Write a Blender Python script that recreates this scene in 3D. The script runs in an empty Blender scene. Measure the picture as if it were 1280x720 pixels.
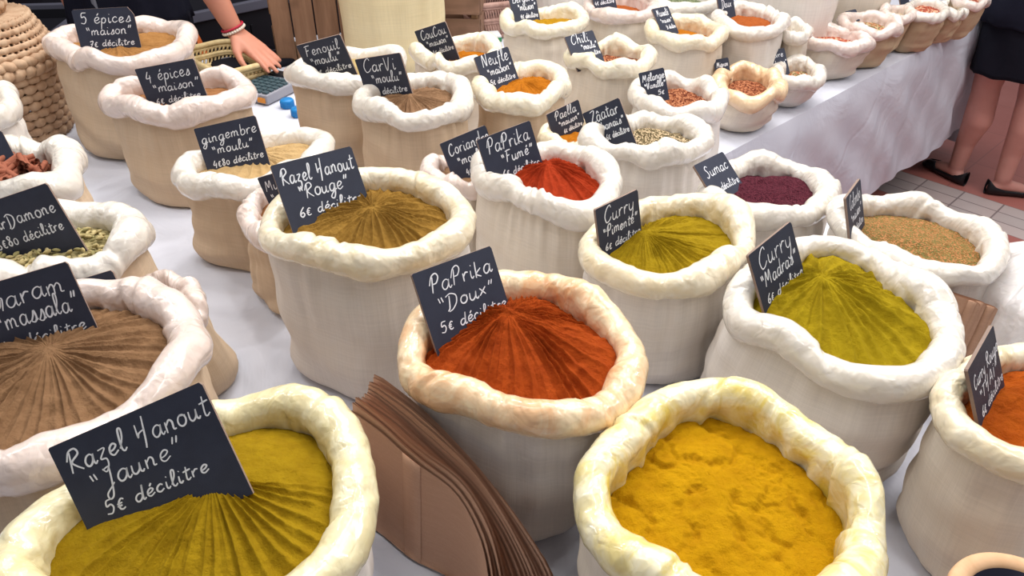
import bpy, bmesh, math, random
import numpy as np
from mathutils import Vector, Matrix, Euler
from mathutils import noise as mnoise

C = bpy.context.scene.collection
PI = math.pi
R = math.radians

# ------------------------------------------------------------------ camera, world, lights, exposure
sc = bpy.context.scene
cam_data = bpy.data.cameras.new('camera')
cam_data.sensor_width = 36.0
cam_data.lens = 27.0
cam_data.clip_start = 0.02
camera = bpy.data.objects.new('camera', cam_data)
camera.location = (0, 0, 1.67)
camera.rotation_euler = (R(90 - 35), 0, 0)
C.objects.link(camera)
sc.camera = camera

world = bpy.data.worlds.new('market_hall_light')
sc.world = world
world.use_nodes = True
wb = world.node_tree.nodes['Background']
wb.inputs[0].default_value = (0.93, 0.94, 1.0, 1)
wb.inputs[1].default_value = 0.27


def area_light(name, loc, target, sx, sy, watts, col):
    d = bpy.data.lights.new(name, 'AREA')
    d.shape = 'RECTANGLE'
    d.size, d.size_y, d.energy, d.color = sx, sy, watts, col
    o = bpy.data.objects.new(name, d)
    o.location = loc
    v = Vector(target) - Vector(loc)
    o.rotation_euler = v.to_track_quat('-Z', 'Y').to_euler()
    C.objects.link(o)
    return o


# hall skylight above and behind the stall, tube lamps, and small unseen lamps added for glints on the plastic
area_light('hall_skylight', (0.7, 3.2, 4.2), (0, 1.2, 0.9), 3.2, 2.2, 108, (1.0, 0.975, 0.94))
area_light('tube_lamp_row', (-1.6, 1.3, 3.1), (0, 1.2, 0.9), 0.12, 2.6, 24, (1.0, 0.98, 0.95))
area_light('tube_lamp_row', (0.5, 0.6, 3.1), (0.2, 1.2, 0.9), 0.12, 2.2, 20, (1.0, 0.98, 0.95))
area_light('tube_lamp_row', (2.4, 1.6, 3.1), (0.9, 1.6, 0.7), 0.12, 2.6, 44, (1.0, 0.96, 0.95))  # unseen lamp, turned up as fill on the far cloth front
for _x, _y, _z in ((-.9, 2.7, 2.9), (.1, 2.9, 2.9), (1.0, 2.7, 2.9), (1.8, 2.2, 2.9), (-1.5, 1.9, 2.9), (-.4, 1.9, 3.0), (.6, 1.9, 3.0)):
    area_light('glint_lamp', (_x, _y, _z), (_x * .5, 1.2, .9), .11, .11, 7.0, (1.0, .97, .93))

vs = sc.view_settings
vs.view_transform = 'Standard'
vs.look = 'None'
vs.exposure = -0.08
vs.gamma = 1.0
vs.use_curve_mapping = False


# ------------------------------------------------------------------ helpers
def tag(o, label=None, cat=None, group=None, kind=None):
    if label: o['label'] = label
    if cat: o['category'] = cat
    if group: o['group'] = group
    if kind: o['kind'] = kind
    return o


def empty(name, loc=(0, 0, 0), rot=(0, 0, 0)):
    o = bpy.data.objects.new(name, None)
    o.empty_display_size = 0.05
    o.location = loc
    o.rotation_euler = rot
    C.objects.link(o)
    return o


def link_mesh(name, me, mat, parent=None, smooth=True):
    if smooth:
        me.polygons.foreach_set('use_smooth', [True] * len(me.polygons))
    if mat is not None and not me.materials:
        me.materials.append(mat)
    o = bpy.data.objects.new(name, me)
    C.objects.link(o)
    if parent is not None: o.parent = parent
    return o


def mesh_from(name, verts, faces, mat, parent=None, smooth=True):
    me = bpy.data.meshes.new(name)
    me.from_pydata([tuple(map(float, v)) for v in verts], [], [tuple(map(int, f)) for f in faces])
    me.update()
    return link_mesh(name, me, mat, parent, smooth)


def from_bm(name, bm, mat, parent=None, smooth=True):
    me = bpy.data.meshes.new(name)
    bm.normal_update()
    bm.to_mesh(me)
    bm.free()
    return link_mesh(name, me, mat, parent, smooth)


def grid(name, P, mat, parent=None, wrap=False, uv=None, cap_first=False):
    """P: (n, m, 3) points, n around (wrapped when wrap), m along."""
    n, m = P.shape[:2]
    V = P.reshape(-1, 3)
    I = np.arange(n * m).reshape(n, m)
    a = I if wrap else I[:-1]
    b = np.roll(I, -1, 0) if wrap else I[1:]
    F = np.stack([a[:, :-1], b[:, :-1], b[:, 1:], a[:, 1:]], -1).reshape(-1, 4)
    F = [tuple(f) for f in F.tolist()]
    if cap_first: F.append(tuple(I[::-1, 0].tolist()))
    me = bpy.data.meshes.new(name)
    me.from_pydata(V.tolist(), [], F)
    if uv is not None:
        lay = me.uv_layers.new(name='UVMap')
        U = uv.reshape(-1, 2)
        idx = np.empty(len(me.loops), dtype=np.int32)
        me.loops.foreach_get('vertex_index', idx)
        uvs = U[idx]
        if wrap:                                   # unwrap the seam
            per = float(uv[:, 0, 0].max() * n / max(n - 1, 1))
            seam = (idx // m == 0)
            pf = np.arange(len(idx)) // 4
            last = (n - 1)
            hit = np.zeros(len(idx), bool)
            q = (n) * (m - 1) * 4
            prow = np.arange(q) // 4 // (m - 1)
            hit[:q] = (prow == last)
            uvs = uvs.copy()
            uvs[hit & seam, 0] += per
        lay.data.foreach_set('uv', uvs.astype(np.float32).ravel())
    me.update()
    return link_mesh(name, me, mat, parent)


def add_box(bm, c, s, rot=None, bevel=0.0):
    r = bmesh.ops.create_cube(bm, size=1.0)
    vs_ = r['verts']
    M = Matrix.Translation(Vector(c)) @ (rot.to_4x4() if rot is not None else Matrix.Identity(4)) @ Matrix.Diagonal((*s, 1))
    bmesh.ops.transform(bm, matrix=M, verts=vs_)
    if bevel:
        es = list({e for v in vs_ for e in v.link_edges})
        bmesh.ops.bevel(bm, geom=es, offset=bevel, segments=2, affect='EDGES', profile=0.6)


def tube_rings(path, rad, k=10, closed=False):
    """points of a swept tube; path (n,3), rad scalar or (n,)"""
    P = np.array(path, float)
    n = len(P)
    rad = np.broadcast_to(np.array(rad, float), (n,))
    T = np.roll(P, -1, 0) - np.roll(P, 1, 0) if closed else np.gradient(P, axis=0)
    T /= np.linalg.norm(T, axis=1)[:, None] + 1e-12
    up = np.array([0, 0, 1.0])
    if abs(T[0] @ up) > .9: up = np.array([1.0, 0, 0])
    N = []
    nrm = np.cross(T[0], up); nrm /= np.linalg.norm(nrm)
    for t in T:
        nrm = nrm - t * (nrm @ t); nrm /= np.linalg.norm(nrm) + 1e-12
        N.append(nrm)
    N = np.array(N); B = np.cross(T, N)
    th = np.linspace(0, 2 * PI, k, endpoint=False)
    return P[:, None] + rad[:, None, None] * (np.cos(th)[None, :, None] * N[:, None] + np.sin(th)[None, :, None] * B[:, None])


def add_tube(bm, path, rad, k=10, closed=False):
    Q = tube_rings(path, rad, k, closed)
    n = len(Q)
    vv = [[bm.verts.new(p) for p in ring] for ring in Q]
    for i in range(n if closed else n - 1):
        a, b = vv[i], vv[(i + 1) % n]
        for j in range(k):
            bm.faces.new((a[j], a[(j + 1) % k], b[(j + 1) % k], b[j]))
    if not closed:
        bm.faces.new(vv[0][::-1]); bm.faces.new(vv[-1])


def add_lathe(bm, prof, k=48, loc=(0, 0, 0)):
    rings = []
    for r, z in prof:
        if r < 1e-6:
            rings.append([bm.verts.new((loc[0], loc[1], loc[2] + z))])
        else:
            rings.append([bm.verts.new((loc[0] + r * math.cos(2 * PI * j / k), loc[1] + r * math.sin(2 * PI * j / k), loc[2] + z)) for j in range(k)])
    for a, b in zip(rings, rings[1:]):
        for j in range(k):
            j2 = (j + 1) % k
            if len(a) == 1 and len(b) == 1: continue
            if len(a) == 1: bm.faces.new((a[0], b[j2], b[j]))
            elif len(b) == 1: bm.faces.new((a[j], a[j2], b[0]))
            else: bm.faces.new((a[j], a[j2], b[j2], b[j]))


def wavy(rng, nmin, nmax, k, smax=0.0):
    """random sum of sines, periodic in the first argument"""
    ns = rng.randint(nmin, nmax + 1, k)
    ms = rng.uniform(-smax, smax, k)
    ph = rng.uniform(0, 2 * PI, k)
    am = rng.uniform(.4, 1, k); am /= np.sqrt((am ** 2).sum() / 2)
    return lambda th, s=0.0: sum(a * np.cos(n * th + m * s + p) for a, n, m, p in zip(am, ns, ms, ph))


# ------------------------------------------------------------------ procedural materials
class NT:
    def __init__(self, name):
        self.m = bpy.data.materials.new(name)
        self.m.use_nodes = True
        self.t = self.m.node_tree
        self.b = self.t.nodes['Principled BSDF']

    def n(self, typ, **kw):
        nd = self.t.nodes.new(typ)
        for k, v in kw.items():
            if k.startswith('i_'):
                key = k[2:]
                key = int(key) if key.isdigit() else key.replace('_', ' ')
                nd.inputs[key].default_value = v
            else:
                setattr(nd, k, v)
        return nd

    def l(self, a, b): self.t.links.new(a, b)

    def coord(self, out='Object', scale=(1, 1, 1)):
        tc = self.n('ShaderNodeTexCoord')
        mp = self.n('ShaderNodeMapping')
        mp.inputs['Scale'].default_value = scale
        self.l(tc.outputs[out], mp.inputs[0])
        return mp.outputs[0]

    def noise(self, co, scale, detail=4, rough=.55, dist=0.0):
        nd = self.n('ShaderNodeTexNoise', i_Scale=scale, i_Detail=detail, i_Roughness=rough, i_Distortion=dist)
        self.l(co, nd.inputs['Vector'])
        return nd

    def ramp(self, fac, stops):
        nd = self.n('ShaderNodeValToRGB')
        e = nd.color_ramp.elements
        while len(e) < len(stops): e.new(.5)
        for el, (p, c) in zip(e, stops):
            el.position = p
            el.color = (*c, 1) if len(c) == 3 else c
        self.l(fac, nd.inputs[0])
        return nd

    def mix(self, fac, a, b, mode='MIX'):
        nd = self.n('ShaderNodeMix', data_type='RGBA', blend_type=mode)
        for s, v in ((nd.inputs[0], fac), (nd.inputs[6], a), (nd.inputs[7], b)):
            if hasattr(v, 'is_linked'): self.l(v, s)
            elif isinstance(v, (int, float)): s.default_value = v
            else: s.default_value = (*v, 1)
        return nd.outputs[2]

    def math(self, op, a, b=0.0, clamp=False):
        nd = self.n('ShaderNodeMath', operation=op, use_clamp=clamp)
        for s, v in ((nd.inputs[0], a), (nd.inputs[1], b)):
            if hasattr(v, 'is_linked'): self.l(v, s)
            else: s.default_value = v
        return nd.outputs[0]

    def bump(self, h, strength, dist, prev=None):
        nd = self.n('ShaderNodeBump', i_Strength=strength, i_Distance=dist)
        self.l(h, nd.inputs['Height'])
        if prev is not None: self.l(prev, nd.inputs['Normal'])
        return nd.outputs[0]

    def done(self, col=None, rough=None, normal=None, spec=None):
        for key, v in (('Base Color', col), ('Roughness', rough), ('Normal', normal), ('Specular IOR Level', spec)):
            if v is None: continue
            s = self.b.inputs[key]
            if hasattr(v, 'is_linked'): self.l(v, s)
            elif isinstance(v, (int, float)): s.default_value = v
            else: s.default_value = (*v, 1)
        return self.m


def lin(r, g, b):
    f = lambda c: ((c / 255 + .055) / 1.055) ** 2.4 if c > 10 else c / 255 / 12.92
    return (f(r), f(g), f(b))


def plain(name, col, rough=.6, var=.12, scale=40, bump=.0, spec=.4):
    t = NT(name)
    co = t.coord()
    nz = t.noise(co, scale)
    c = t.mix(t.math('MULTIPLY', nz.outputs[0], var * 2, True), col, tuple(x * .55 for x in col))
    nm = t.bump(nz.outputs[0], bump, .002) if bump else None
    return t.done(c, rough, nm, spec)


_mats = {}


def m_cotton(col, name):
    if name in _mats: return _mats[name]
    t = NT(name)
    uv = t.coord('UV')
    w1 = t.n('ShaderNodeTexWave', wave_type='BANDS', bands_direction='X', i_Scale=150.0, i_Distortion=.6)
    w2 = t.n('ShaderNodeTexWave', wave_type='BANDS', bands_direction='Y', i_Scale=150.0, i_Distortion=.6)
    t.l(uv, w1.inputs[0]); t.l(uv, w2.inputs[0])
    slub_h = t.noise(t.coord('UV', (8, 260, 1)), 1.0, 3)
    slub_v = t.noise(t.coord('UV', (260, 8, 1)), 1.0, 3)
    blot = t.noise(t.coord('UV', (1, 1, 1)), 14.0, 4)
    weave = t.math('ADD', w1.outputs['Fac'], w2.outputs['Fac'])
    thread = t.math('ADD', slub_h.outputs[0], slub_v.outputs[0])
    f = t.math('ADD', t.math('MULTIPLY', t.math('SUBTRACT', thread, 1.0), 1.3), .5, True)
    c = t.mix(f, tuple(x * .90 for x in col), tuple(min(1, x * 1.06) for x in col))
    c = t.mix(t.ramp(blot.outputs[0], [(.4, (0, 0, 0)), (.7, (.35, .35, .35))]).outputs[0], c, tuple(x * y for x, y in zip(col, (.93, .87, .78))))
    nm = t.bump(weave, .12, .0008)
    nm = t.bump(thread, .25, .0015, nm)
    _mats[name] = t.done(c, .9, nm, .15)
    return _mats[name]


def m_liner(name, col, stain, amount):
    """thin glossy plastic liner folded over the sack's edge, dusted with spice towards its inner side (v of the UV)"""
    t = NT(name)
    tc = t.n('ShaderNodeTexCoord')
    sep = t.n('ShaderNodeSeparateXYZ'); t.l(tc.outputs['UV'], sep.inputs[0])
    ob = t.coord()
    blot = t.noise(ob, 15.0, 4, .62, 1.2)
    streak = t.noise(t.coord('UV', (34, 5, 1)), 1.0, 4, .6, .8)
    inner = t.ramp(sep.outputs[1], [(.0, (.5, .5, .5)), (.09, (.6, .6, .6)), (.13, (.8, .8, .8)), (.19, (1, 1, 1))]).outputs[0]
    spots = t.math('MAXIMUM', t.ramp(blot.outputs[0], [(.40, (.10, .10, .10)), (.62, (1, 1, 1))]).outputs[0], t.ramp(streak.outputs[0], [(.52, (0, 0, 0)), (.68, (.85, .85, .85))]).outputs[0])
    fac = t.math('MULTIPLY', spots, inner)
    fac = t.math('MULTIPLY', fac, amount, True)
    c = t.mix(fac, col, stain)
    c = t.mix(t.math('MULTIPLY', t.noise(ob, 60, 3).outputs[0], .25), c, tuple(x * .88 for x in col))
    big = t.noise(t.coord('UV', (1, .5, 1)), 16.0, 2, .5, 1.6)
    wob = t.n('ShaderNodeVectorMath', operation='MULTIPLY_ADD')
    nz = t.noise(ob, 16, 3)
    t.l(nz.outputs['Color'], wob.inputs[0]); wob.inputs[1].default_value = (.07, .07, .07)
    t.l(ob, wob.inputs[2])
    v = t.n('ShaderNodeTexVoronoi', feature='DISTANCE_TO_EDGE', i_Scale=26.0); t.l(wob.outputs[0], v.inputs['Vector'])
    v2 = t.n('ShaderNodeTexVoronoi', feature='F1', i_Scale=70.0); t.l(wob.outputs[0], v2.inputs['Vector'])
    nm = t.bump(big.outputs[0], .45, .012)
    nm = t.bump(v.outputs['Distance'], .26, .009, nm)
    nm = t.bump(v2.outputs['Distance'], .16, .005, nm)
    t.b.inputs['Subsurface Weight'].default_value = 0.12
    t.b.inputs['Subsurface Radius'].default_value = (.012, .009, .006)
    t.b.inputs['Subsurface Scale'].default_value = 1.0
    t.b.inputs['Coat Weight'].default_value = .6
    t.b.inputs['Coat Roughness'].default_value = .08
    return t.done(c, .27, nm, .5)


def m_powder(name, col, dark, scale=1.0, bumpy=1.0, speck=None, speck2=None, seed_scale=420):
    t = NT(name)
    co = t.coord()
    a = t.noise(co, 45 * scale, 5, .6)
    fine = t.noise(co, 900, 4, .75)
    mid = t.noise(co, 190, 4, .7)
    c = t.mix(t.ramp(a.outputs[0], [(.38, (0, 0, 0)), (.75, (.7, .7, .7))]).outputs[0], col, dark)
    c = t.mix(t.math('MULTIPLY', fine.outputs[0], .45), c, dark)
    if speck is not None:
        vo = t.n('ShaderNodeTexVoronoi', i_Scale=seed_scale)
        t.l(co, vo.inputs['Vector'])
        s = t.n('ShaderNodeSeparateColor'); t.l(vo.outputs['Color'], s.inputs[0])
        c = t.mix(t.ramp(s.outputs[0], [(.5, (0, 0, 0)), (.55, (1, 1, 1))]).outputs[0], c, speck)
        if speck2 is not None:
            c = t.mix(t.ramp(s.outputs[1], [(.68, (0, 0, 0)), (.72, (1, 1, 1))]).outputs[0], c, speck2)
        nm = t.bump(vo.outputs['Distance'], .9, .003)
        nm = t.bump(mid.outputs[0], .5, .004, nm)
    else:
        nm = t.bump(mid.outputs[0], .8 * bumpy, .005)
        nm = t.bump(fine.outputs[0], .7 * bumpy, .002, nm)
    return t.done(c, .95, nm, .08)


def m_wood(name, c1, c2, axis='Z', scale=1.0):
    t = NT(name)
    sc_ = {'X': (3, 40, 40), 'Y': (40, 3, 40), 'Z': (40, 40, 3)}[axis]
    co = t.coord('Object', tuple(x * scale for x in sc_))
    nz = t.noise(co, 1.0, 5, .6, .4)
    kn = t.noise(t.coord(), 9.0, 3)
    c = t.mix(t.ramp(nz.outputs[0], [(.3, (0, 0, 0)), (.7, (1, 1, 1))]).outputs[0], c1, c2)
    c = t.mix(t.ramp(kn.outputs[0], [(.55, (0, 0, 0)), (.75, (.5, .5, .5))]).outputs[0], c, tuple(x * .6 for x in c2))
    return t.done(c, .7, t.bump(nz.outputs[0], .3, .002), .3)


M_slate = NT('dark_slate')
_co = M_slate.coord()
_n1 = M_slate.noise(_co, 30, 5); _n2 = M_slate.noise(_co, 900, 3, .7)
_c = M_slate.mix(M_slate.ramp(_n1.outputs[0], [(.3, (0, 0, 0)), (.8, (1, 1, 1))]).outputs[0], lin(36, 40, 56), lin(46, 51, 69))
_c = M_slate.mix(M_slate.math('MULTIPLY', _n2.outputs[0], .3), _c, lin(56, 60, 74))
M_slate = M_slate.done(_c, .55, M_slate.bump(_n2.outputs[0], .35, .0008), .35)
M_chalk = plain('white_chalk_paint', lin(232, 234, 240), .9, .15, 500)
M_edge = plain('slate_edge', lin(150, 128, 116), .8, .3, 200)

# ------------------------------------------------------------------ the setting: floor, back of the stall, tables, tablecloth
ALPHA = R(44)
E1 = np.array([math.cos(ALPHA), math.sin(ALPHA)])       # along the far table's front
E2 = np.array([-math.sin(ALPHA), math.cos(ALPHA)])
TZ = 0.75


def build_floor():
    t = NT('terracotta_and_grey_tiles')
    co = t.coord()
    sep = t.n('ShaderNodeSeparateXYZ'); t.l(co, sep.inputs[0])
    cmb = t.n('ShaderNodeCombineXYZ'); t.l(sep.outputs[1], cmb.inputs[0]); t.l(sep.outputs[0], cmb.inputs[1])
    def brick(w, h, mortar, c1, c2, cm, off):
        mp = t.n('ShaderNodeMapping'); mp.inputs['Location'].default_value = off; t.l(cmb.outputs[0], mp.inputs[0])
        b = t.n('ShaderNodeTexBrick', offset=0.0, i_Scale=1.0)
        b.inputs['Brick Width'].default_value = w; b.inputs['Row Height'].default_value = h
        b.inputs['Mortar Size'].default_value = mortar; b.inputs['Mortar Smooth'].default_value = .2
        for k, v in (('Color1', c1), ('Color2', c2), ('Mortar', cm)): b.inputs[k].default_value = (*v, 1)
        t.l(mp.outputs[0], b.inputs['Vector'])
        return b
    red = brick(.45, .45, .003, lin(176, 108, 98), lin(166, 98, 90), lin(150, 92, 86), (0, 0, 0))
    grey = brick(.17, .09, .004, lin(196, 180, 176), lin(172, 164, 162), lin(128, 116, 116), (.03, -3.43, 0))
    e1 = sep.outputs[0]
    band = t.math('MULTIPLY', t.math('GREATER_THAN', e1, 3.43), t.math('LESS_THAN', e1, 3.70))
    c = t.mix(band, red.outputs[0], grey.outputs[0])
    nz = t.noise(co, 6, 5)
    c = t.mix(t.math('MULTIPLY', nz.outputs[0], .22), c, lin(120, 84, 80))
    m = t.done(c, t.math('ADD', t.math('MULTIPLY', nz.outputs[0], .3), .3), t.bump(nz.outputs[0], .05, .002), .4)
    bm = bmesh.new()
    bmesh.ops.create_grid(bm, x_segments=8, y_segments=8, size=7)
    o = from_bm('floor', bm, m, smooth=False)
    o.location = (*(E1 * 2.0 + E2 * 1.5), 0)
    # keep texture coordinates in the stall's axes: move the mesh, not the object
    o.location = (0, 0, 0); o.rotation_euler = (0, 0, ALPHA)
    for v in o.data.vertices: v.co.x += 2.0; v.co.y += 1.5
    tag(o, kind='structure')


build_floor()


def build_back_wall():
    t = NT('black_tarpaulin')
    co = t.coord('Object', (1, 1, .25))
    nz = t.noise(co, 4, 4, .6, .6)
    c = t.mix(nz.outputs[0], lin(16, 16, 24), lin(28, 29, 40))
    m = t.done(c, .6, t.bump(nz.outputs[0], .5, .05), .3)
    n = 80
    P = np.zeros((n, 12, 3))
    for i in range(n):
        x = -4.6 + 4.7 * i / (n - 1)
        y = 4.35 + .04 * math.sin(i * .9) + .02 * math.sin(i * 2.3)
        for j in range(12): P[i, j] = (x, y + .03 * math.sin(i * .5 + j * .2), 2.6 * j / 11)
    o = grid('wall_back', P, m)
    so = o.modifiers.new('thickness', 'SOLIDIFY'); so.thickness = .006
    tag(o, kind='structure')


build_back_wall()

M_cloth = None


def build_tables():
    global M_cloth
    t = NT('white_paper_tablecloth')
    co = t.coord()
    nz = t.noise(co, 5, 4, .55, .8)
    cr = t.n('ShaderNodeTexVoronoi', feature='DISTANCE_TO_EDGE', i_Scale=2.1)
    t.l(co, cr.inputs['Vector'])
    crf = t.ramp(cr.outputs['Distance'], [(0, (0, 0, 0)), (.035, (1, 1, 1))])
    c = t.mix(nz.outputs[0], lin(212, 213, 222), lin(198, 201, 214))
    nm = t.bump(nz.outputs[0], .35, .03)
    nm = t.bump(crf.outputs[0], .25, .006, nm)
    M_cloth = t.done(c, .75, nm, .25)
    pt = lambda a, b: tuple(a * E1 + b * E2)
    poly = [pt(1.70, 1.000), pt(4.05, 1.000), pt(4.05, 2.35), pt(1.95, 2.35), (-.3, 3.22), (-.86, 3.02), (-.90, 2.84), (-1.12, 2.80), (-1.14, 2.27), (-1.22, 2.30), (-1.95, 2.36), (-1.95, .2), (1.55, .2), (1.9, .46)]
    n = len(poly)
    bm = bmesh.new()
    # finely cut table top so the paper can be gently uneven
    top = [bm.verts.new((x, y, TZ)) for x, y in poly]
    f = bm.faces.new(top); f.normal_update()
    bmesh.ops.triangulate(bm, faces=[f])
    # hanging skirts
    rnd = np.random.RandomState(3)
    for i in range(n):
        a, b = np.array(poly[i]), np.array(poly[(i + 1) % n])
        L = np.linalg.norm(b - a)
        nx = int(max(4, L / .02)); nz_ = 16
        d = (b - a) / L; nr = np.array([d[1], -d[0]])            # outward
        ph = rnd.uniform(0, 6, 4)
        low = .215 if i == 0 else .06
        rows = []
        for k in range(nx + 1):
            u = k / nx * L
            env = min(1, u / .08, (L - u) / .08)
            col = []
            for j in range(nz_ + 1):
                w = j / nz_
                z = TZ - (TZ - low) * w - (0.0 if j else 0)
                fold = (.010 * math.sin(u * 9 + ph[0] + w * 1.2) + .007 * math.sin(u * 23 + ph[1] - w * 2.5) + .004 * math.sin(u * 41 + ph[2] + w * 4)) * w ** .8
                diag = .006 * math.sin((u * .8 - w * .55) * 28 + ph[3]) * min(1, w * 3)
                out = .004 + .012 * min(1, w * 8) + (fold + diag) * env + .02 * w
                p = a + d * u + nr * out * (env if j == 0 else 1)
                if j == 0: p = a + d * u; z = TZ
                col.append(bm.verts.new((p[0], p[1], z)))
            rows.append(col)
        for k in range(nx):
            for j in range(nz_):
                bm.faces.new((rows[k][j], rows[k][j + 1], rows[k + 1][j + 1], rows[k + 1][j]))
    o = from_bm('tablecloth', bm, M_cloth)
    bpy.context.view_layer.update()
    for p in o.data.polygons:
        if abs(p.normal.z) > .9: p.use_smooth = False
    tag(o, 'white paper tablecloth spread over the market tables and hanging to near the floor', 'tablecloth')

    m_board = m_wood('table_plywood', lin(170, 140, 105), lin(140, 110, 80), 'X')
    m_leg = plain('galvanised_leg', lin(150, 150, 158), .35, .1, 20)
    def trestle(c1, c2, label, legs):
        root = empty('trestle_table', (*(c1 * E1 + c2 * E2), 0), (0, 0, ALPHA))
        tag(root, label, 'table', 'trestle tables under the cloth')
        return root
    # far table: board and legs
    far = trestle(2.88, 1.66, 'far market table on metal legs carrying the distant sacks', None)
    bm = bmesh.new(); add_box(bm, (0, 0, TZ - .02), (2.2, 1.2, .03), None, .003); from_bm('table_board', bm, m_board, far, False)
    for lx in (-1.02, -.76, -.40, .3, 1.05):
        for ly in (-.54, .5):
            bm = bmesh.new(); add_box(bm, (lx, ly, .357), (.035, .035, .714), None, .004); from_bm('leg', bm, m_leg, far, False)
    near = empty('trestle_table', (0, 1.1, 0)); tag(near, 'near market table under the white cloth carrying the large open sacks', 'table', 'trestle tables under the cloth')
    bm = bmesh.new(); add_box(bm, (-.6, -.3, TZ - .02), (2.3, 1.05, .03), None, .003); from_bm('table_board', bm, m_board, near, False)
    for lx in (-1.65, .45):
        for ly in (-.75, .15):
            bm = bmesh.new(); add_box(bm, (lx, ly, .357), (.035, .035, .714), None, .004); from_bm('leg', bm, m_leg, near, False)


build_tables()

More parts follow.
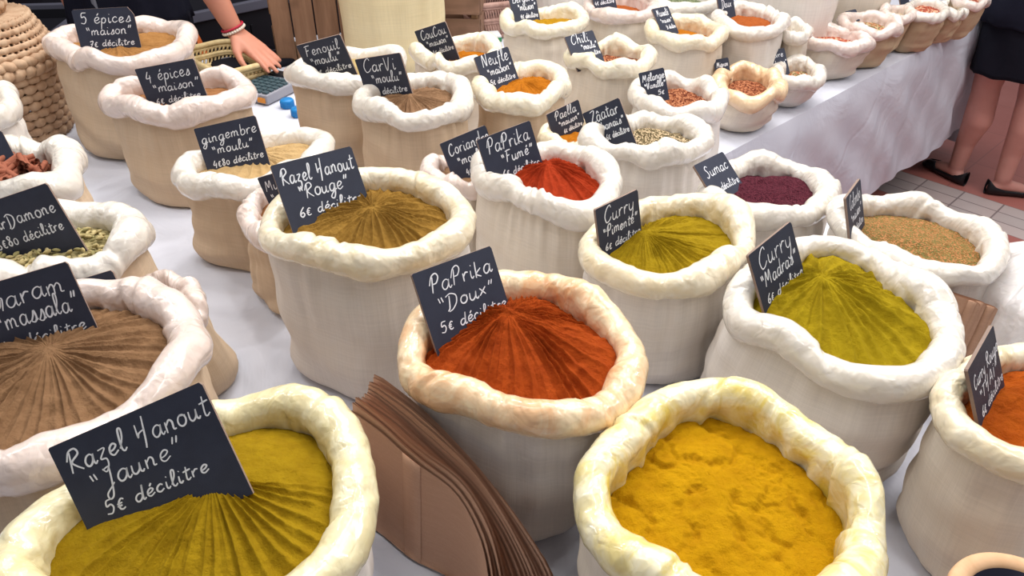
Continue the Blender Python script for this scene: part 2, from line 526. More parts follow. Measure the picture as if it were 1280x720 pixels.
# ------------------------------------------------------------------ sacks
# centre, outline of the rolled rim (Fourier terms of its radius), tube radius and height of each sack, in metres
SACK_SHAPE = {
 'doux': {'c': [0.012, 0.824], 'f': [0.145, 0.0049, 0.0013, 0.0006, -0.0087, -0.0063, -0.0047, 0.004, 0.0046, 0.0015, -0.0015], 'a': 0.0232, 'h': 0.265},
 'turmeric': {'c': [0.243, 0.588], 'f': [0.1508, 0.004, -0.0064, -0.0052, 0.0027, -0.0055, -0.0058, 0.0047, 0.0016, 0.001, -0.0001], 'a': 0.0232, 'h': 0.25},
 'jaune': {'c': [-0.348, 0.56], 'f': [0.1583, 0.0154, -0.0114, 0.0043, 0.0166, -0.0058, -0.0094, -0.0005, 0.0034, 0.0005, -0.0035], 'a': 0.0259, 'h': 0.25},
 'garam': {'c': [-0.642, 0.782], 'f': [0.1827, 0.004, 0.0062, 0.0109, -0.0045, -0.0055, 0.0067, 0.0006, 0.0001, 0.003, 0.0002], 'a': 0.0266, 'h': 0.26},
 'nearhidden': {'c': [-0.586, 1.039], 'f': [0.0599, -0.0, -0.0, 0.0008, -0.0153, -0.0, -0.0, -0.0029, -0.0003, -0.0, -0.0], 'a': 0.0183, 'h': 0.18},
 'cardamom': {'c': [-0.804, 1.124], 'f': [0.1213, 0.0049, -0.0057, 0.0283, 0.0089, -0.005, -0.0001, 0.0028, -0.0029, -0.0015, -0.0027], 'a': 0.0301, 'h': 0.25},
 'cinnamon': {'c': [-1.003, 1.408], 'f': [0.1041, 0.0034, 0.0024, 0.0072, -0.0145, -0.0063, -0.0038, -0.0035, -0.0007, -0.0025, 0.0009], 'a': 0.0294, 'h': 0.25},
 'farleft': {'c': [-1.281, 1.777], 'f': [0.0746, -0.0001, -0.0001, -0.0037, -0.0264, 0.0, -0.0, -0.0072, 0.003, -0.0, -0.0], 'a': 0.0296, 'h': 0.25},
 'cinq': {'c': [-1.06, 2.047], 'f': [0.1536, 0.0344, 0.0022, 0.0193, -0.0091, -0.0203, 0.002, 0.0001, -0.0056, -0.0053, 0.0021], 'a': 0.0246, 'h': 0.3},
 'quatre': {'c': [-0.81, 1.765], 'f': [0.1172, 0.0176, -0.0071, 0.0331, 0.0061, -0.0084, 0.0079, 0.0051, 0.002, -0.0059, 0.0001], 'a': 0.0258, 'h': 0.265},
 'gingembre': {'c': [-0.552, 1.499], 'f': [0.1126, 0.0233, -0.0214, 0.0057, 0.0296, -0.0072, 0.0017, -0.0074, 0.0054, -0.0006, -0.007], 'a': 0.0246, 'h': 0.225},
 'muscade': {'c': [-0.447, 1.301], 'f': [0.0781, -0.0, -0.0, -0.0152, -0.0141, 0.0, -0.0, 0.0004, 0.0044, 0.0, 0.0], 'a': 0.0211, 'h': 0.2},
 'rouge': {'c': [-0.235, 1.095], 'f': [0.1429, -0.0004, -0.0026, 0.0106, -0.0024, -0.0012, -0.0036, 0.0023, 0.0005, 0.0005, -0.0009], 'a': 0.0225, 'h': 0.315},
 'fenouil': {'c': [-0.434, 1.95], 'f': [0.1152, 0.0165, -0.009, 0.0147, 0.0139, -0.0092, 0.0036, 0.0, 0.0024, -0.0034, -0.0031], 'a': 0.0239, 'h': 0.27},
 'carvi': {'c': [-0.238, 1.724], 'f': [0.1148, 0.0155, 0.0015, 0.0006, 0.0009, -0.0123, 0.0034, 0.0022, -0.0008, -0.0001, 0.0007], 'a': 0.0235, 'h': 0.27},
 'curcuma': {'c': [-0.162, 2.175], 'f': [0.1078, 0.0206, 0.0035, 0.0028, -0.0015, -0.0148, 0.007, 0.0036, -0.0026, 0.0002, 0.0006], 'a': 0.0221, 'h': 0.23},
 'neufle': {'c': [0.023, 1.865], 'f': [0.1054, 0.0077, -0.001, -0.0066, 0.0132, -0.0091, 0.0056, 0.0023, -0.0032, 0.0, -0.0019], 'a': 0.0232, 'h': 0.25},
 'bergere': {'c': [0.1, 2.426], 'f': [0.107, 0.01, -0.001, 0.0106, 0.009, -0.008, 0.0095, 0.0008, -0.0017, -0.0023, -0.0011], 'a': 0.0205, 'h': 0.25},
 'pinkish': {'c': [0.366, 2.627], 'f': [0.123, 0.0004, -0.0002, -0.0181, 0.0046, -0.0002, -0.0002, 0.0034, -0.0019, -0.0, -0.0001], 'a': 0.0206, 'h': 0.24},
 'chili': {'c': [0.264, 2.092], 'f': [0.0999, 0.0142, 0.001, 0.0043, 0.0012, -0.0095, 0.0029, 0.0035, -0.0015, -0.0006, 0.0021], 'a': 0.0213, 'h': 0.25},
 'safran': {'c': [0.528, 2.354], 'f': [0.1072, 0.0005, -0.0001, -0.0058, 0.0007, -0.0002, -0.0001, 0.0015, -0.0016, -0.0001, -0.0001], 'a': 0.0212, 'h': 0.24},
 'greenherb': {'c': [0.577, 2.74], 'f': [0.131, 0.0006, -0.0001, -0.0139, 0.0013, -0.0003, -0.0002, 0.0025, -0.002, -0.0001, -0.0001], 'a': 0.0213, 'h': 0.24},
 'cafe': {'c': [0.749, 2.471], 'f': [0.1112, 0.0004, -0.0001, -0.0145, 0.0066, -0.0003, -0.0001, 0.0018, -0.0029, -0.0001, -0.0], 'a': 0.0208, 'h': 0.24},
 'smallcream': {'c': [0.913, 2.516], 'f': [0.0564, 0.0, -0.0, -0.0146, 0.0108, -0.0, -0.0, 0.0015, -0.0049, -0.0, -0.0], 'a': 0.0177, 'h': 0.19},
 'vanille': {'c': [0.421, 1.875], 'f': [0.1048, 0.0004, -0.0001, -0.0039, -0.0025, -0.0002, -0.0001, 0.0008, -0.0011, -0.0001, -0.0], 'a': 0.0226, 'h': 0.22},
 'tan': {'c': [0.689, 2.177], 'f': [0.1043, 0.0002, -0.0001, -0.0169, 0.0096, -0.0001, -0.0, 0.0018, -0.0032, -0.0, -0.0], 'a': 0.0227, 'h': 0.14},
 'pepper': {'c': [0.891, 2.34], 'f': [0.0782, 0.0001, -0.0001, -0.0147, 0.0116, -0.0001, -0.0, 0.001, -0.0041, -0.0, -0.0], 'a': 0.0206, 'h': 0.115},
 'redpepper': {'c': [1.085, 2.589], 'f': [0.0975, 0.0009, 0.0, 0.0053, -0.0052, -0.0002, -0.0, 0.0003, -0.0031, -0.0002, 0.0], 'a': 0.0209, 'h': 0.145},
 'drygreen': {'c': [1.241, 2.705], 'f': [0.0945, 0.0003, -0.0001, -0.0038, 0.0036, -0.0002, 0.0, 0.0, -0.0023, -0.0001, 0.0], 'a': 0.0189, 'h': 0.16},
 'paleseed': {'c': [1.385, 2.824], 'f': [0.0586, 0.0, -0.0, -0.0096, 0.0105, -0.0001, 0.0, -0.0003, -0.0037, -0.0, 0.0], 'a': 0.0169, 'h': 0.16},
 'redberry': {'c': [1.507, 2.867], 'f': [0.0784, 0.0, -0.0001, -0.0118, 0.0149, -0.0001, 0.0, -0.001, -0.0048, -0.0, 0.0], 'a': 0.0171, 'h': 0.16},
 'endwhite': {'c': [1.647, 2.952], 'f': [0.0535, -0.0, -0.0, -0.0122, 0.0167, -0.0, 0.0, -0.0021, -0.0068, -0.0, 0.0], 'a': 0.0176, 'h': 0.14},
 'endpink': {'c': [1.737, 3.016], 'f': [0.0701, -0.0, -0.0, -0.0106, 0.0156, -0.0001, 0.0, -0.0018, -0.0049, -0.0, 0.0], 'a': 0.0163, 'h': 0.16},
 'paella': {'c': [0.153, 1.666], 'f': [0.0712, 0.0001, -0.0001, 0.0047, 0.0022, -0.0, -0.0001, 0.0013, 0.0001, -0.0, -0.0001], 'a': 0.0182, 'h': 0.2},
 'zaatar': {'c': [0.295, 1.581], 'f': [0.0988, 0.0083, -0.0066, 0.019, 0.0095, -0.0019, -0.0063, 0.0054, 0.0029, -0.0002, -0.0031], 'a': 0.0238, 'h': 0.24},
 'fume': {'c': [0.064, 1.336], 'f': [0.1169, 0.0151, 0.0121, 0.002, -0.0165, -0.0096, 0.0029, 0.0009, -0.0019, 0.0026, 0.0034], 'a': 0.0239, 'h': 0.26},
 'coriandre': {'c': [-0.105, 1.46], 'f': [0.0676, -0.0, -0.0, 0.0012, -0.0073, -0.0001, -0.0001, 0.0002, -0.0005, -0.0, -0.0], 'a': 0.0196, 'h': 0.21},
 'pimente': {'c': [0.266, 1.129], 'f': [0.1278, 0.009, -0.0044, 0.0025, 0.0252, -0.0022, -0.0003, -0.0015, 0.0007, 0.0001, -0.0036], 'a': 0.0225, 'h': 0.25},
 'sumac': {'c': [0.501, 1.352], 'f': [0.1122, 0.0029, -0.0026, 0.0061, 0.0112, -0.0014, -0.0008, 0.0006, 0.0003, 0.0004, -0.0004], 'a': 0.0228, 'h': 0.23},
 'herbes': {'c': [0.71, 1.155], 'f': [0.1215, 0.0009, 0.0044, -0.0018, -0.0092, 0.0006, 0.0046, -0.0007, 0.0002, 0.0013, 0.0001], 'a': 0.0204, 'h': 0.24},
 'madras': {'c': [0.484, 0.924], 'f': [0.1497, 0.0115, -0.0032, -0.0102, 0.0024, -0.0112, -0.0013, 0.0061, -0.0026, 0.0011, -0.0014], 'a': 0.0238, 'h': 0.26},
 'thai': {'c': [0.675, 0.709], 'f': [0.1077, -0.0029, 0.005, 0.0165, 0.0254, 0.0009, 0.0013, -0.0006, 0.0045, -0.0014, 0.0019], 'a': 0.0205, 'h': 0.26},
}
SIGN_POSE = {
 'cinq': {'p': [-1.052, 2.015, 1.03], 'r': [-0.193, -0.003, 0.196], 'w': 0.1474, 'h': 0.0976},
 'quatre': {'p': [-0.779, 1.721, 0.995], 'r': [-0.119, -0.178, -0.003], 'w': 0.1435, 'h': 0.0902},
 'gingembre': {'p': [-0.577, 1.475, 0.955], 'r': [-0.33, -0.166, 0.167], 'w': 0.1287, 'h': 0.0898},
 'cardamom': {'p': [-0.806, 1.114, 0.98], 'r': [-0.184, -0.274, 0.161], 'w': 0.138, 'h': 0.092},
 'garam': {'p': [-0.648, 0.837, 0.99], 'r': [-0.319, -0.139, 0.359], 'w': 0.1314, 'h': 0.1023},
 'jaune': {'p': [-0.38, 0.557, 1.004], 'r': [-0.597, -0.314, 0.276], 'w': 0.1773, 'h': 0.0973},
 'rouge': {'p': [-0.3, 1.11, 1.045], 'r': [-0.585, -0.006, 0.564], 'w': 0.1379, 'h': 0.0965},
 'doux': {'p': [-0.057, 0.866, 1.001], 'r': [-0.544, 0.063, 0.693], 'w': 0.137, 'h': 0.0962},
 'fume': {'p': [0.01, 1.355, 0.99], 'r': [-0.389, -0.141, 0.507], 'w': 0.1172, 'h': 0.091},
 'coriandre': {'p': [-0.074, 1.464, 0.94], 'r': [-0.347, -0.219, 0.443], 'w': 0.105, 'h': 0.0867},
 'pimente': {'p': [0.185, 1.112, 0.981], 'r': [-0.217, -0.026, 0.707], 'w': 0.1017, 'h': 0.0833},
 'madras': {'p': [0.415, 0.956, 0.991], 'r': [-0.418, -0.12, 0.748], 'w': 0.112, 'h': 0.0944},
 'thai': {'p': [0.606, 0.714, 0.992], 'r': [-0.431, -0.103, 0.857], 'w': 0.1007, 'h': 0.0861},
 'sumac': {'p': [0.424, 1.339, 0.96], 'r': [-0.833, 0.064, 0.811], 'w': 0.108, 'h': 0.0782},
 'herbes': {'p': [0.611, 1.174, 0.971], 'r': [-0.342, 0.045, 0.972], 'w': 0.0989, 'h': 0.0811},
 'fenouil': {'p': [-0.453, 1.905, 1.0], 'r': [0.066, -0.291, -0.21], 'w': 0.1268, 'h': 0.0884},
 'carvi': {'p': [-0.29, 1.756, 1.0], 'r': [0.006, -0.251, -0.391], 'w': 0.1278, 'h': 0.0932},
 'curcuma': {'p': [-0.203, 2.178, 0.96], 'r': [0.005, -0.365, -0.335], 'w': 0.104, 'h': 0.0807},
 'neufle': {'p': [-0.026, 1.883, 0.98], 'r': [-0.494, -0.082, 0.617], 'w': 0.1029, 'h': 0.0818},
 'paella': {'p': [0.135, 1.7, 0.93], 'r': [-0.236, -0.208, 0.552], 'w': 0.0914, 'h': 0.0632},
 'zaatar': {'p': [0.223, 1.568, 0.97], 'r': [-0.324, -0.525, -0.258], 'w': 0.0894, 'h': 0.0785},
 'chili': {'p': [0.207, 2.083, 0.98], 'r': [-0.662, -0.032, 0.594], 'w': 0.0971, 'h': 0.0699},
 'vanille': {'p': [0.365, 1.874, 0.95], 'r': [-0.419, -0.237, 0.014], 'w': 0.0642, 'h': 0.0662},
 'bergere': {'p': [0.045, 2.449, 0.98], 'r': [-0.479, -0.019, 0.418], 'w': 0.0906, 'h': 0.0839},
 'pinkish': {'p': [0.311, 2.652, 0.97], 'r': [-0.482, 0.053, 0.712], 'w': 0.1069, 'h': 0.0799},
 'safran': {'p': [0.478, 2.37, 0.97], 'r': [-0.698, 0.04, 0.688], 'w': 0.0733, 'h': 0.074},
 'cafe': {'p': [0.695, 2.538, 0.97], 'r': [-0.433, 0.003, 0.537], 'w': 0.0681, 'h': 0.0757},
 'tan': {'p': [0.635, 2.261, 0.87], 'r': [-0.486, -0.13, 0.162], 'w': 0.0461, 'h': 0.0475},
 'pepper': {'p': [0.84, 2.379, 0.845], 'r': [-0.611, -0.085, 0.285], 'w': 0.0703, 'h': 0.0632},
 'redpepper': {'p': [1.047, 2.677, 0.875], 'r': [-0.607, -0.231, 0.364], 'w': 0.039, 'h': 0.0294},
 'drygreen': {'p': [1.211, 2.783, 0.889], 'r': [-0.741, -0.113, 0.319], 'w': 0.0452, 'h': 0.0314},
 'redberry': {'p': [1.461, 2.939, 0.89], 'r': [-0.518, 0.052, 0.626], 'w': 0.0602, 'h': 0.044},
 'muscade': {'p': [-0.431, 1.339, 0.93], 'r': [-0.174, -0.347, -0.117], 'w': 0.0979, 'h': 0.0739},
 'nearhidden': {'p': [-0.663, 0.981, 0.92], 'r': [-0.348, -0.224, 0.197], 'w': 0.1048, 'h': 0.0712},
 'cinnamon': {'p': [-1.056, 1.418, 0.98], 'r': [-0.425, -0.171, 0.455], 'w': 0.094, 'h': 0.0579},
}



def rim_radius(f, th):
    r = np.full_like(th, f[0])
    for n in range(1, 6): r = r + f[2 * n - 1] * np.cos(n * th) + f[2 * n] * np.sin(n * th)
    return r


COTTON = {
    'white': (lin(226, 219, 212), 'white_cotton'),
    'cream': (lin(222, 211, 196), 'cream_cotton'),
    'beige': (lin(205, 182, 156), 'beige_cotton'),
    'tan': (lin(196, 172, 142), 'tan_cotton'),
}


class Sack:
    pass


def build_sack(key, cotton, liner, lab, fine=1.0, lean=(0, 0), fat=1.0, base=.90, drop=.085, bumps=1.0):
    S = SACK_SHAPE[key]
    cx, cy = S['c']; f = S['f']; a = S['a']; h = S['h']
    rng = np.random.RandomState(sum(ord(ch) * (i + 3) for i, ch in enumerate(key)))
    root = empty('spice_sack', (cx, cy, TZ + .001))
    tag(root, lab, 'sack', 'open spice sacks on the market tables')
    n = int(230 * fine); n2 = int(140 * fine)
    zt = h - a
    out = Sack(); out.root = root; out.c = (cx, cy); out.a = a; out.h = h; out.f = f
    # ---- rolled rim with pinches
    th = np.linspace(0, 2 * PI, n, endpoint=False)
    psi = np.concatenate([np.linspace(R(-118), R(182), 38), np.full(9, R(182))])
    m = len(psi)
    wall = np.concatenate([np.zeros(38), np.linspace(.12, 1, 9)])
    s = np.linspace(0, 1, m)
    TH = th[:, None] + 0 * s[None]
    Sx = s[None] + 0 * TH
    lowf = wavy(rng, 2, 6, 5)
    crest = wavy(rng, 2, 7, 5)
    crumple = wavy(rng, 5, 14, 9, 7)
    crumple2 = wavy(rng, 16, 36, 12, 14)
    pleat = wavy(rng, 8, 22, 8, 2.0)
    Rc = rim_radius(f, th)
    aa = a * (1 + .09 * lowf(th))
    dz = .005 * (a / .022) * crest(th) * bumps
    tub = np.ones_like(TH)
    K = rng.randint(9, 14)
    shiftz = np.zeros_like(TH)
    for k in range(K):
        t0 = rng.uniform(0, 2 * PI); w = rng.uniform(.10, .30); sk = rng.uniform(-.8, .8); A = rng.uniform(.07, .19) * bumps
        x = (TH - t0 - sk * (Sx - .45) + PI) % (2 * PI) - PI
        cen = rng.uniform(.45, .85); win = np.exp(-((Sx - cen) / rng.uniform(.18, .40)) ** 2)
        # a fold: the liner swells slowly, then drops over its neighbour
        up = np.clip(1 + x / w, 0, 1) ** 1.6 * (x <= 0) + np.clip(1 - x / .045, 0, 1) * (x > 0)
        dn = -.6 * np.exp(-((x - .05) / .05) ** 2)
        tub += A * (up + dn) * win
        if k < 3: shiftz -= .35 * a * A * 2 * np.exp(-(x / .16) ** 2)
    tub += bumps * (.030 * crumple(TH, Sx) + .012 * crumple2(TH, Sx))
    off = Vector((cx * 5 + 3, cy * 5, 1.0))
    if fine > .55:
        rr0 = Rc[:, None] + aa[:, None] * np.cos(psi)[None]
        zz0 = zt + aa[:, None] * np.sin(psi)[None]
        cr = np.empty(TH.shape)
        for i in range(n):
            for j in range(m):
                p = Vector((rr0[i, j] * math.cos(th[i]), rr0[i, j] * math.sin(th[i]), zz0[i, j]))
                w = mnoise.noise_vector(p * 14 + off) * .035
                q = (p + w)
                cr[i, j] = abs(mnoise.noise(q * 24 + off)) + .35 * abs(mnoise.noise(q * 50 - off))
        tub = tub - bumps * .125 * (.022 / a) ** .5 * (cr - .3)
    rad = Rc[:, None] + aa[:, None] * tub * np.cos(psi)[None]
    z = zt + dz[:, None] + shiftz + aa[:, None] * 1.08 * tub * np.sin(psi)[None]
    # lower outer lip sits close to the body, inner wall goes down below the spice
    rad = rad + wall[None] * ((.12 if fine > .65 else -.75) * a) + (wall[None] > 0) * .0022 * pleat(TH, Sx) * (a / .022)
    z = z - wall[None] * min(drop, h * .42)
    P = np.stack([rad * np.cos(TH), rad * np.sin(TH), z], -1)
    arc = np.linspace(0, .2, m)
    uv = np.stack([TH / (2 * PI) * 1.1, arc[None] + 0 * TH], -1)
    rim = grid('folded_liner_rim', P, liner, root, wrap=True, uv=uv)
    out.rad_in = lambda q: rim_radius(f, q) - a * (1 + .09 * lowf(q)) * .92
    # crest height round the rim, for what lies against it
    # ---- cloth body
    th = np.linspace(0, 2 * PI, n2, endpoint=False)
    ztop = zt - a * .25
    t = np.linspace(0, 1, 30)
    m2 = len(t)
    Rn = rim_radius(f, th); R0 = f[0]
    Rround = R0 + .45 * (Rn - R0)
    bul = wavy(rng, 2, 5, 4); fold = wavy(rng, 9, 28, 10, 3.0); hz = wavy(rng, 1, 4, 6, 26)
    TH = th[:, None] + 0 * t[None]; T = t[None] + 0 * TH
    corner = .035
    prof = base + (1.0 - base) * np.clip(t * 1.7, 0, 1) ** .8
    belly = 1 + (.10 * fat) * np.sin(PI * np.clip((t - .03) / .93, 0, 1)) ** .8
    mixf = np.clip(t, 0, 1) ** 1.4
    rr = (Rround[:, None] * (1 - mixf[None]) + Rn[:, None] * mixf[None]) * (prof * belly)[None]
    rr = rr + .1 * a
    rr = rr + .0035 * bul(TH) * (1 - T) + .0022 * fold(TH, T) * (.25 + .75 * T ** 2) + .0030 * hz(TH, T) * np.exp(-((T - .12) / .16) ** 2) + .0014 * hz(TH, T)
    zz = ztop * t
    # rounded bottom edge
    q = np.clip(zz / corner, 0, 1)
    rr = rr - corner * .55 * (1 - np.sqrt(1 - (1 - q) ** 2))[None]
    lx, ly = lean
    X = rr * np.cos(TH) + lx * (1 - T) ** 1.2
    Y = rr * np.sin(TH) + ly * (1 - T) ** 1.2
    P = np.stack([X, Y, zz[None] + 0 * TH], -1)
    uv = np.stack([TH / (2 * PI) * 1.1, zz[None] + 0 * TH], -1)
    grid('cloth_body', P, m_cotton(*COTTON[cotton]), root, wrap=True, uv=uv, cap_first=True)
    return out


def build_spice(sk, name, mat, lab, cat='spice', lev=.034, heap=.03, apex=(0.0, .25), ridges=0, amp=.004, lump=.003, nr=220, nt=64, span=None, tilt=0.0, crust=0.0):
    """heap of spice filling a sack: a grid of rays from the heap's top to the liner"""
    cx, cy = sk.c
    rng = np.random.RandomState(len(lab) * 7 + ridges + int(abs(cx) * 1000))
    th = np.linspace(0, 2 * PI, nr, endpoint=False)
    Rb = sk.rad_in(th) + .002
    B = np.stack([Rb * np.cos(th), Rb * np.sin(th)], -1)
    A = np.array(apex) * sk.f[0]
    t = np.linspace(0, 1, nt) ** .9
    XY = A[None, None] + t[None, :, None] * (B[:, None] - A[None, None])
    D = XY - A
    rho = np.hypot(D[..., 0], D[..., 1]); phi = np.arctan2(D[..., 1], D[..., 0])
    T = t[None] + 0 * rho
    prof = (1 - T) ** .85 * .75 + .25 * (1 - T ** 2)
    base = sk.h - sk.a * .0 - lev
    z = base + heap * prof + tilt * XY[..., 1]
    lowf = wavy(rng, 1, 4, 4); z = z + lump * .6 * lowf(phi, 0) * T
    off = Vector((cx * 7.3, cy * 5.1, len(lab)))
    nzv = np.empty(XY.shape[:2])
    for i in range(nr):
        for j in range(nt):
            p = Vector((XY[i, j, 0], XY[i, j, 1], 0)) * 42 + off
            nzv[i, j] = mnoise.fractal(p, .75, 2.1, 4)
    z = z + lump * .75 * nzv * (1 + 1.5 * np.exp(-(T / .16) ** 2) * (ridges > 0))
    if crust:
        for i in range(nr):
            for j in range(nt):
                p = Vector((XY[i, j, 0], XY[i, j, 1], 3.0)) * 17 + off
                q = mnoise.ridged_multi_fractal(p, .9, 2.1, 4, 1.0, 2.0)
                nzv[i, j] = q
        z = z - crust * np.clip(nzv - 1.25, 0, 1.0)
    if ridges:
        gap = rng.uniform(.55, 1.45, ridges); edges = np.cumsum(gap) / gap.sum() * 2 * PI
        ph = (phi + .05 * wavy(rng, 1, 3, 3)(phi) * (1 - T) + .03 * np.sin(T * 5 + 3 * phi)) % (2 * PI)
        idn = np.searchsorted(edges, ph) % ridges
        lo = np.where(idn == 0, 0.0, edges[idn - 1])
        fr = np.clip((ph - lo) / (edges[idn] - lo), 0, 1)
        wv = np.abs(2 * fr - 1)
        wv = .6 * wv ** 2.6 + .4 * wv                    # wide furrows, thin raised lines
        e_lev = rng.uniform(.3, 1.3, ridges)
        lev_i = np.where(fr > .5, e_lev[idn], e_lev[idn - 1])
        env = np.clip((T - .06) * 3.2, 0, 1) * np.clip((1.02 - T) * 9, .25, 1)
        side = np.ones_like(phi)
        if span is not None:
            c0, wd = span
            dd = np.abs((phi - c0 + PI) % (2 * PI) - PI)
            side = np.clip((wd - dd) / .3, 0, 1)
        brk = 1 - .35 * np.clip(wavy(rng, 5, 15, 8, 30)(phi, T) - .6, 0, 1)
        z = z + amp * (wv - .35) * 2.4 * env * side * lev_i * brk
    # crumbs scattered near the edge and the top
    for _ in range(40):
        tc, pc = rng.uniform(.0, 1) ** .7, rng.randint(0, nr)
        c = A + tc * (B[pc] - A)
        d2 = (XY[..., 0] - c[0]) ** 2 + (XY[..., 1] - c[1]) ** 2
        w = rng.uniform(.003, .010)
        z = z + rng.uniform(-.6, .9) * lump * np.exp(-d2 / w ** 2)
    P = np.stack([XY[..., 0], XY[..., 1], z], -1)
    # close the heap below, so it is a body of spice and not a skin
    skirt = P[:, -1:].copy(); skirt[..., 0] *= .97; skirt[..., 1] *= .97; skirt[..., 2] -= .03
    P = np.concatenate([P, skirt], 1)
    o = grid(name, P, mat, None, wrap=True)
    bm = bmesh.new(); bm.from_mesh(o.data)
    bmesh.ops.remove_doubles(bm, verts=[v for v in bm.verts if abs(v.co.x - A[0]) + abs(v.co.y - A[1]) < 1e-6], dist=1e-6)
    bm.to_mesh(o.data); bm.free()
    o.location = (cx, cy, TZ + .001)
    tag(o, lab, cat, kind='stuff')
    return o


# ------------------------------------------------------------------ handwriting: strokes on a grid (x-height 1)
def arc(cx, cy, rx, ry, a0, a1, n=7):
    return [(cx + rx * math.cos(R(a0 + (a1 - a0) * i / (n - 1))), cy + ry * math.sin(R(a0 + (a1 - a0) * i / (n - 1)))) for i in range(n)]


